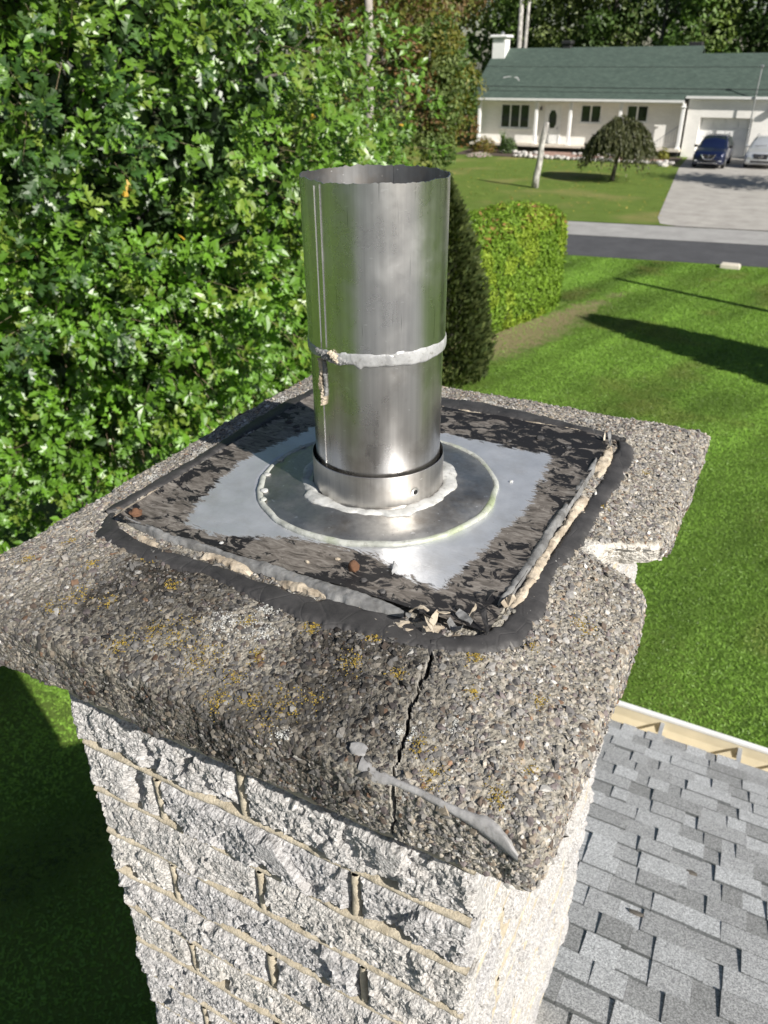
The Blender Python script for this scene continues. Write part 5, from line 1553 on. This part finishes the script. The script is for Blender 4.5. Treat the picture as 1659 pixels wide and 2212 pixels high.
# small things on the roof
ch = part('chimney_stack', box(-24.05, -23.05, 63.55, 64.55, 5.9, 7.28), M['white'], rf)
part('chimney_cap', bevbox(-24.25, -22.85, 63.35, 64.75, 7.282, 7.47, 0.05), M['white'], rf)
for k in range(8):
    part('dentil', box(-24.03 + k * 0.125, -23.97 + k * 0.125, 63.50, 63.549, 7.05, 7.279), M['white'], rf)
part('chimney_pot', lathe([(0.14, 7.45), (0.14, 7.6), (0.18, 7.62), (0.02, 7.72)], 14, (-23.5, 64.1)), M['metal_grey'], rf)
part('roof_vent', join(bevbox(-18.95, -18.35, 64.5, 65.1, 6.35, 6.78, 0.03), bevbox(-19.05, -18.25, 64.4, 65.2, 6.8, 7.06, 0.06)), M['blackplastic'], rf)
part('roof_vent', join(bevbox(-9.95, -9.35, 65.0, 65.6, 6.1, 6.5, 0.03), bevbox(-10.1, -9.2, 64.9, 65.7, 6.52, 6.86, 0.06)), M['blackplastic'], rf)
part('roof_mark', ribbon([(-22.35, 61.62), (-22.0, 61.75), (-21.75, 61.72)], [0.10, 0.06, 0.05], 0.01, 5, zf=lambda x, y: 3.46 + (y - 59.68) * (6.62 - 3.46) / 4.92 - ZP + 0.006, step=0.05), M['seal_white'], rf)
part('roof_mark', ribbon([(-21.5, 61.66), (-21.2, 61.66), (-21.15, 61.4), (-20.95, 61.34)], [0.10, 0.08, 0.06], 0.01, 6, zf=lambda x, y: 3.46 + (y - 59.68) * (6.62 - 3.46) / 4.92 - ZP + 0.006, step=0.05), M['seal_white'], rf)
mast = part('service_mast', tube([(-4.70, 59.86, 0.3), (-4.70, 59.86, 3.5), (-4.68, 59.9, 5.35)], 0.045, 8), M['metal_grey'], bung)
part('mast_cap', bevbox(-4.78, -4.58, 59.80, 60.0, 5.3, 5.48, 0.03), M['metal_grey'], mast)
part('wall_light', bevbox(-3.75, -3.25, 59.95, 60.298, 2.85, 3.1, 0.03), M['blackplastic'], bung)

# garden in front of it
structure('garden_bed', (np.array([(-23.5, 55.6, 0.05), (-8.3, 54.9, 0.05), (-8.4, 59.6, 0.05), (-24, 59.6, 0.05)], float), [(0, 1, 2, 3)]), M['soil'])
pv = structure('paved_path', (np.array([(-18.5, 56.2, 0.09), (-8.5, 55.5, 0.09), (-8.55, 57.2, 0.09), (-14.5, 58.0, 0.09), (-16.2, 59.6, 0.09), (-18.8, 59.6, 0.09)], float), [tuple(range(6))]), M['paver'])
rw = root('rock_edging', (-13.5, 55.2, 0), 'rows of pale fieldstones edging the bungalow garden', 'stones')
pts_ = [(-18.9 + k * 0.375, 55.5 - 0.047 * k * 0.375 + random.uniform(-.12, .12), random.uniform(.17, .28)) for k in range(29)]
pts_ += [(-20.6 + k * 0.42, 57.6 + random.uniform(-.15, .15), random.uniform(.16, .27)) for k in range(8)] + [(-15.6 + k * 0.4, 58.5 + random.uniform(-.15, .15), random.uniform(.16, .25)) for k in range(8)]
for k, (x, y, r) in enumerate(pts_):
    V, F = lump((x, y, 0.05 + r * 0.35), r, 0.62, 100 + k)
    part('stone', (V, F), M['rock'], rw)
V, F = lump((-8.75, 54.1, 0.12), 0.34, 0.5, 201); single('boulder', (V, F), M['rock'], 'white rounded stone at the corner of the driveway and lawn', 'stone')
V, F = lump((-21.3, 56.1, 0.14), 0.5, 0.4, 202)

def bush(name, loc, r, h, label, cols, n=900, leaf=0.12, cat='shrub'):
    t = root(name, (loc[0], loc[1], 0.04), label, cat)
    d = rand_dir(n); d[:, 2] = np.abs(d[:, 2])
    P = np.array([loc[0], loc[1], 0.1]) + d * np.array([r, r, h]) * rng.uniform(0.6, 1.05, (n, 1))
    cc = np.array(cols)[rng.integers(0, len(cols), n)] * rng.uniform(0.7, 1.3, (n, 1))
    V, F = leaf_quads(P, d + 0.5 * rng.normal(size=(n, 3)), leaf * rng.uniform(0.7, 1.3, n))
    part('foliage', (V, F), M['leaf'], t, np.repeat(cc, 4, 0), kind='stuff')
    part('stem', join(*[limb((loc[0], loc[1], 0.04), P[i], 0.025, 0.008) for i in range(0, 60, 10)]), M['bark'], t)
bush('shrub', (-21.9, 57.2), 0.95, 1.05, 'yellow and reddish shrub left of the bungalow porch', [(0.24, 0.20, 0.03), (0.22, 0.10, 0.03), (0.12, 0.14, 0.03)], 1400)
bush('shrub', (-20.3, 57.9), 0.7, 0.95, 'small deep green shrub beside the yellow shrub', DK + G1, 1100)
bush('shrub', (-9.4, 57.6), 0.4, 0.7, 'little yellow green shrub by the porch corner', [(0.18, 0.18, 0.03)], 500)
bush('flower_patch', (-21.2, 54.6), 0.9, 0.22, 'patch of pale pink flowers at the lawn edge', [(0.6, 0.42, 0.46), (0.62, 0.55, 0.55), (0.1, 0.15, 0.04)], 700, 0.1, 'flowers')
tf = root('ornamental_grass', (-20.9, 58.4, 0.05), 'tuft of tall green blades behind the yellow shrub', 'plant')
bl = []
for k in range(60):
    a = random.uniform(0, 6.28); L = random.uniform(0.9, 1.6); s = random.uniform(0.15, 0.45)
    p0 = np.array([-20.9, 58.4, 0.05]); p1 = p0 + np.array([math.cos(a) * s * 0.5, math.sin(a) * s * 0.5, L * 0.65]); p2 = p0 + np.array([math.cos(a) * s * 1.3, math.sin(a) * s * 1.3, L])
    wv = np.array([-math.sin(a), math.cos(a), 0]) * 0.02
    bl.append((np.array([p0 - wv, p0 + wv, p1 + wv, p1 - wv, p2]), [(0, 1, 2, 3), (3, 2, 4)]))
V, F = join(*bl)
part('blades', (V, F), M['leaf'], tf, np.tile(np.array([[0.09, 0.16, 0.03]]), (len(V), 1)), kind='stuff')

# weeping tree on the far lawn
wt = root('weeping_tree', (-9.96, 46.0, 0.03), 'small weeping tree with olive foliage on the far lawn', 'tree')
ns = 1150; P = []; AX = []
wc = np.array([-9.85, 46.05])
for k in range(ns):
    a = random.uniform(0, 6.28); rmax = 2.05 * math.sqrt(random.random()) * random.uniform(0.85, 1.1)
    L = random.uniform(0.4, 1.35) * (0.5 + 0.5 * rmax / 2.0)
    ztop = 2.95 - 0.95 * (rmax / 2.05) ** 2 + random.uniform(-.3, .12) + 0.18 * math.sin(a * 3 + 1)
    m = 14
    t = np.linspace(0, 1, m)
    rr4 = rmax * (0.75 + 0.25 * t); zz = ztop - L * t ** 1.5
    P.append(np.stack([wc[0] + np.cos(a) * rr4, wc[1] + np.sin(a) * rr4, np.maximum(zz, 0.55)], 1) + rng.normal(0, 0.05, (m, 3)))
    AX.append(np.tile(np.array([[math.cos(a) * 0.35, math.sin(a) * 0.35, -1.0]]), (m, 1)))
P = np.concatenate(P); AX = np.concatenate(AX) + 0.45 * rng.normal(size=P.shape); AX /= np.linalg.norm(AX, axis=1)[:, None]
Nn = np.cross(AX, rand_dir(len(P))); Nn /= np.linalg.norm(Nn, axis=1)[:, None]
Mc = np.stack([AX, np.cross(Nn, AX), Nn], -1) * rng.uniform(0.14, 0.26, len(P))[:, None, None]
V, F = stamp(np.array([(-0.5, 0, 0), (0, -0.2, 0.05), (0.5, 0, 0), (0, 0.2, 0.05)]), np.array([(0, 1, 2, 3)]), Mc, P)
cc = np.array([(0.085, 0.095, 0.04), (0.065, 0.075, 0.03), (0.11, 0.115, 0.05)])[rng.integers(0, 3, len(P))] * rng.uniform(0.7, 1.3, (len(P), 1))
part('crown', (V, F), M['leaf'], wt, np.repeat(cc, 4, 0), kind='stuff')
g_ = [tube([(-9.98, 46.0, 0.0), (-9.9, 46.0, 0.7), (-9.82, 46.05, 1.4), (-9.85, 46.05, 2.3)], [0.13, 0.11, 0.10, 0.05], 9)]
for k in range(12):
    a = k * 0.55; g_.append(limb((-9.82, 46.05, 1.5 + 0.05 * k), (wc[0] + math.cos(a) * 1.5, wc[1] + math.sin(a) * 1.5, 2.3), 0.05, 0.02, 0.12))
part('trunk', join(*g_), M['bark'], wt, smooth=True)

# dead birch trunk
bp = np.array([(-12.94, 41.64, 0.0), (-12.90, 41.64, 0.6), (-12.80, 41.66, 1.3), (-12.78, 41.66, 2.0), (-12.70, 41.7, 2.6), (-12.60, 41.7, 3.1)])
single('birch_stump', tube(bp, [0.2, 0.17, 0.155, 0.15, 0.14, 0.11], 12), M['birch'], 'bare white birch stump standing on the far lawn', 'stump', smooth=True)

# poles, wires, cover
single('utility_pole', tube([(-13.7, 25.0, 0), (-13.64, 25.0, 5), (-13.6, 25.0, 10.5)], [0.15, 0.135, 0.11], 12), M['pole'], 'grey wooden pole rising behind the top of the oak', 'pole', smooth=True)
pb = np.array([-4.55, 23.9]) - SH * 8.0 / math.tan(SUN_EL)
single('utility_pole', tube([(pb[0], pb[1], 0), (pb[0], pb[1], 8.0)], [0.14, 0.11], 12), M['pole'], 'pole right of the lawn that throws the thin shadow', 'pole', smooth=True)
def wire(pts, r, label):
    p = np.array(pts, float); t = np.linspace(0, 1, 40)
    q_ = np.stack([np.interp(t, np.linspace(0, 1, len(p)), p[:, i]) for i in range(3)], 1)
    q_[:, 2] -= 0.35 * 4 * t * (1 - t) - 0.35
    single('overhead_wire', tube(q_, r, 5), M['wire'], label, 'wire', 'wires in front of the green roof')
wire([(-42, 45, 4.42), (26, 45, 4.26)], 0.011, 'lowest thin black wire crossing just above the green roof edge')
wire([(-42, 45, 4.66), (26, 45, 4.42)], 0.016, 'thick black wire crossing the lower part of the green roof')
wire([(-42, 45, 5.60), (26, 45, 5.36)], 0.010, 'topmost thin wire crossing the upper part of the green roof')
single('ground_cover_box', join(bevbox(-1.92, -1.32, 26.75, 27.05, -0.02, 0.13, 0.02), bevbox(-1.88, -1.36, 26.79, 27.01, 0.128, 0.15, 0.008)), M['cream'], 'small pale concrete box at the lawn edge by the road', 'box')

# big round tree right of the driveway, known by its shadow
broadleaf('maple_tree', (2.2, 46.0), 6.8, 3.3, 'round tree right of the driveway that shades it', G1, 3500, 0.28, 26, 0.22)

# ---- cars
def car(name, loc, label, paint, L=4.62, H=1.70, Wd=0.92, style=0):
    c = root(name, (loc[0], loc[1], 0.04), label, 'car', 'cars parked on the driveway')
    ox, oy, oz = loc[0], loc[1], 0.045
    k = H / 1.70
    st = [(0.00, .34, .60, .74, .70, .74, .64), (0.07, .27, .66, .86, .82, .84, .74), (0.25, .22, .76, .95, .89, .90, .80), (0.9, .22, .86, 1.04, .92, .92, .81), (1.32, .22, .95, 1.11, .92, .92, .80),
          (1.75, .22, 1.0, 1.42, .92, .915, .70), (2.15, .22, 1.02, 1.655, .92, .91, .62), (2.8, .22, 1.03, 1.70, .92, .91, .60), (3.6, .22, 1.05, 1.68, .92, .91, .60), (4.25, .22, 1.04, 1.58, .91, .89, .58), (4.5, .28, 1.0, 1.2, .88, .87, .62), (4.62, .34, .9, 1.05, .82, .82, .66)]
    rings = []
    for (y, zb_, ze_, zt_, wb_, we_, wt_) in st:
        h = [(0, zb_), (wb_ * 0.9, zb_), (wb_, zb_ + 0.08), (wb_ + 0.01, (zb_ + ze_) / 2), (we_, ze_), ((we_ + wt_) / 2 + 0.02, ze_ + (zt_ - ze_) * 0.55), (wt_ + 0.03, zt_ - 0.04), (wt_ * 0.85, zt_), (0, zt_ + 0.012)]
        full = h + [(-x, z) for x, z in h[-2:0:-1]]
        rings.append([(ox + x * Wd / 0.92, oy + y * L / 4.62, oz + z * k) for x, z in full])
    V = np.array(rings).reshape(-1, 3); nr = len(rings[0])
    F = [(i * nr + j, i * nr + (j + 1) % nr, (i + 1) * nr + (j + 1) % nr, (i + 1) * nr + j) for i in range(len(rings) - 1) for j in range(nr)]
    F += [tuple(range(nr))[::-1], tuple(range((len(rings) - 1) * nr, len(rings) * nr))]
    body = part('body', (V, F), paint, c, smooth=True)
    def Q(p): return np.array([(ox + x * Wd / 0.92, oy + y, oz + z * k) for x, y, z in p])
    part('windshield', (Q([(-.74, 1.36, 1.135), (.74, 1.36, 1.135), (.60, 2.10, 1.645), (-.60, 2.10, 1.645), (-.72, 1.40, 1.08), (.72, 1.40, 1.08), (.58, 2.2, 1.58), (-.58, 2.2, 1.58)]), [(0, 1, 2, 3), (4, 7, 6, 5), (0, 4, 5, 1), (2, 6, 7, 3), (1, 5, 6, 2), (0, 3, 7, 4)]), M['glass'], c)
    for s in (-1, 1):
        part('side_window', (Q([(s * .925, 1.75, 1.06), (s * .925, 4.0, 1.08), (s * .70, 3.8, 1.58), (s * .70, 2.3, 1.58), (s * .88, 1.75, 1.06), (s * .88, 4.0, 1.08), (s * .66, 3.8, 1.58), (s * .66, 2.3, 1.58)]), [(0, 1, 2, 3), (4, 7, 6, 5), (0, 4, 5, 1), (2, 6, 7, 3), (1, 5, 6, 2), (0, 3, 7, 4)]), M['glass'], c)
        part('headlight', (Q([(s * .46, -0.005, .70), (s * .80, .06, .76), (s * .85, .16, .86), (s * .52, .05, .815), (s * .46, .12, .70), (s * .80, .2, .76), (s * .85, .3, .86), (s * .52, .2, .815)]), [(0, 1, 2, 3), (4, 7, 6, 5), (0, 4, 5, 1), (2, 6, 7, 3), (1, 5, 6, 2), (0, 3, 7, 4)]), M['lamp'], c)
        part('fog_light', bevbox(ox + s * 0.68 - 0.09, ox + s * 0.68 + 0.09, oy - 0.005, oy + 0.1, oz + 0.42, oz + 0.50, 0.02), M['lamp'], c)
        mr = part('mirror', bevbox(ox + s * 1.02 - 0.11, ox + s * 1.02 + 0.11, oy + 1.62, oy + 1.80, oz + 1.05, oz + 1.20, 0.035), M['blackplastic'] if style == 0 else paint, c)
        part('roof_rail', tube([(ox + s * .60, oy + 2.2, oz + 1.66 * k), (ox + s * .60, oy + 2.4, oz + 1.76 * k), (ox + s * .60, oy + 3.6, oz + 1.77 * k), (ox + s * .60, oy + 3.9, oz + 1.66 * k)], 0.022, 6), M['metal_grey'], c)
        for yw in (0.88, 3.62):
            pr = [(0.02, -0.12), (0.22, -0.12), (0.30, -0.11), (0.345, -0.08), (0.35, 0.0), (0.345, 0.08), (0.30, 0.11), (0.22, 0.12), (0.02, 0.12)]
            V, F = lathe(pr, 22); V = V[:, [2, 0, 1]] + np.array([ox + s * 0.82, oy + yw, oz + 0.35])
            wh = part('wheel', (V, F), M['rubber'], c, smooth=True)
            V, F = lathe([(0.02, 0.125), (0.2, 0.127), (0.215, 0.115)], 18); V = V[:, [2, 0, 1]] * np.array([s, 1, 1]) + np.array([ox + s * 0.82, oy + yw, oz + 0.35])
            part('rim', (V, F), M['metal_grey'], wh)
    part('wiper', tube([(ox - .55, oy + 1.40, oz + 1.15), (ox + .1, oy + 1.46, oz + 1.19)], 0.012, 5), M['rubber'], c)
    if style == 0:
        part('grille', prism([(ox - .40, oz + .80), (ox + .40, oz + .80), (ox + .30, oz + .52), (ox - .30, oz + .52)], oy - 0.02, oy + 0.08), M['blackplastic'], c)
        part('grille_trim', tube([(ox - .42, oy - 0.03, oz + .82), (ox - .26, oy - 0.045, oz + .585), (ox - .16, oy - 0.05, oz + .545), (ox + .16, oy - 0.05, oz + .545), (ox + .26, oy - 0.045, oz + .585), (ox + .42, oy - 0.03, oz + .82)], 0.034, 8), M['chrome'], c)
        V, F = lathe([(0.055, -0.01), (0.085, 0.0), (0.055, 0.012)], 20); V = V[:, [0, 2, 1]] + np.array([ox, oy - 0.04, oz + 0.72])
        part('emblem', (V, F), M['chrome'], c, smooth=True)
        part('bumper_trim', bevbox(ox - .58, ox + .58, oy - 0.02, oy + 0.06, oz + .32, oz + .375, 0.015), M['chrome'], c)
        part('lower_grille', bevbox(ox - .5, ox + .5, oy - 0.012, oy + 0.06, oz + .40, oz + .50, 0.015), M['blackplastic'], c)
    else:
        part('grille', prism([(ox - .44, oz + .82), (ox + .44, oz + .82), (ox + .36, oz + .56), (ox - .36, oz + .56)], oy - 0.02, oy + 0.08), M['blackplastic'], c)
        part('grille_bar', bevbox(ox - .42, ox + .42, oy - 0.035, oy - 0.021, oz + .63, oz + .655, 0.006), M['chrome'], c)
        part('grille_bar', bevbox(ox - .43, ox + .43, oy - 0.035, oy - 0.021, oz + .72, oz + .745, 0.006), M['chrome'], c)
        em = []
        V, F = lathe([(0.10, -0.01), (0.115, 0.0), (0.10, 0.01)], 22); em.append((V[:, [0, 2, 1]] + np.array([ox, oy - 0.045, oz + 0.69]), F))
        for a in (90, 210, 330): em.append(tube([(ox, oy - .045, oz + .69), (ox + .10 * math.cos(R(a)), oy - .045, oz + .69 + .10 * math.sin(R(a)))], [0.018, 0.008], 5))
        part('emblem', join(*em), M['chrome'], c)
        part('lower_grille', bevbox(ox - .55, ox + .55, oy - 0.012, oy + 0.06, oz + .34, oz + .47, 0.02), M['blackplastic'], c)
        part('bumper_trim', bevbox(ox - .6, ox + .6, oy - 0.02, oy + 0.05, oz + .28, oz + .32, 0.012), M['chrome'], c)
car('blue_car', (-6.12, 53.55), 'dark blue sport utility car parked nose out before the garage', M['blue_paint'])
car('silver_car', (-3.30, 54.75), 'pale silver sport utility car cut by the right margin', M['silver_paint'], 4.55, 1.62, 0.93, 1)


# scraps on the shingles, fallen leaves
for k, (x, y) in enumerate([(0.62, 1.35), (0.47, 0.95)]):
    V, F = lump((x, y, roofz(y) + 0.009), 0.011, 0.45, 300 + k, (ICO_V, ICO_F))
    V[:, 0] = x + (V[:, 0] - x) * 2.2
    single('roof_debris', (V, F), M['bark'], ['dark scrap of bark lying farther down the grey shingles', 'dark scrap of bark lying nearest on the grey shingles'][k], 'debris', 'scraps on the roof')
nfl = 900
fx = rng.uniform(-20, -5, nfl); fy = rng.uniform(35, 55, nfl)
okf = fx < -5.2 - (fy - 34) * 0.13
fx, fy = fx[okf], fy[okf]; nfl = len(fx)
V, F = leaf_quads(np.stack([fx, fy, fx * 0 + 0.045], 1), np.array([[0, 0, 1.0]]) + 0.3 * rng.normal(size=(nfl, 3)), rng.uniform(0.06, 0.15, nfl))
cc = np.array([(0.45, 0.36, 0.08), (0.38, 0.25, 0.08), (0.3, 0.32, 0.1)])[rng.integers(0, 3, nfl)]
o = part('fallen_leaves', (V, F), M['leaf'], None, np.repeat(cc, 4, 0)); tag(o, 'scattered yellow leaves fallen on the far lawn', 'leaves', kind='stuff')
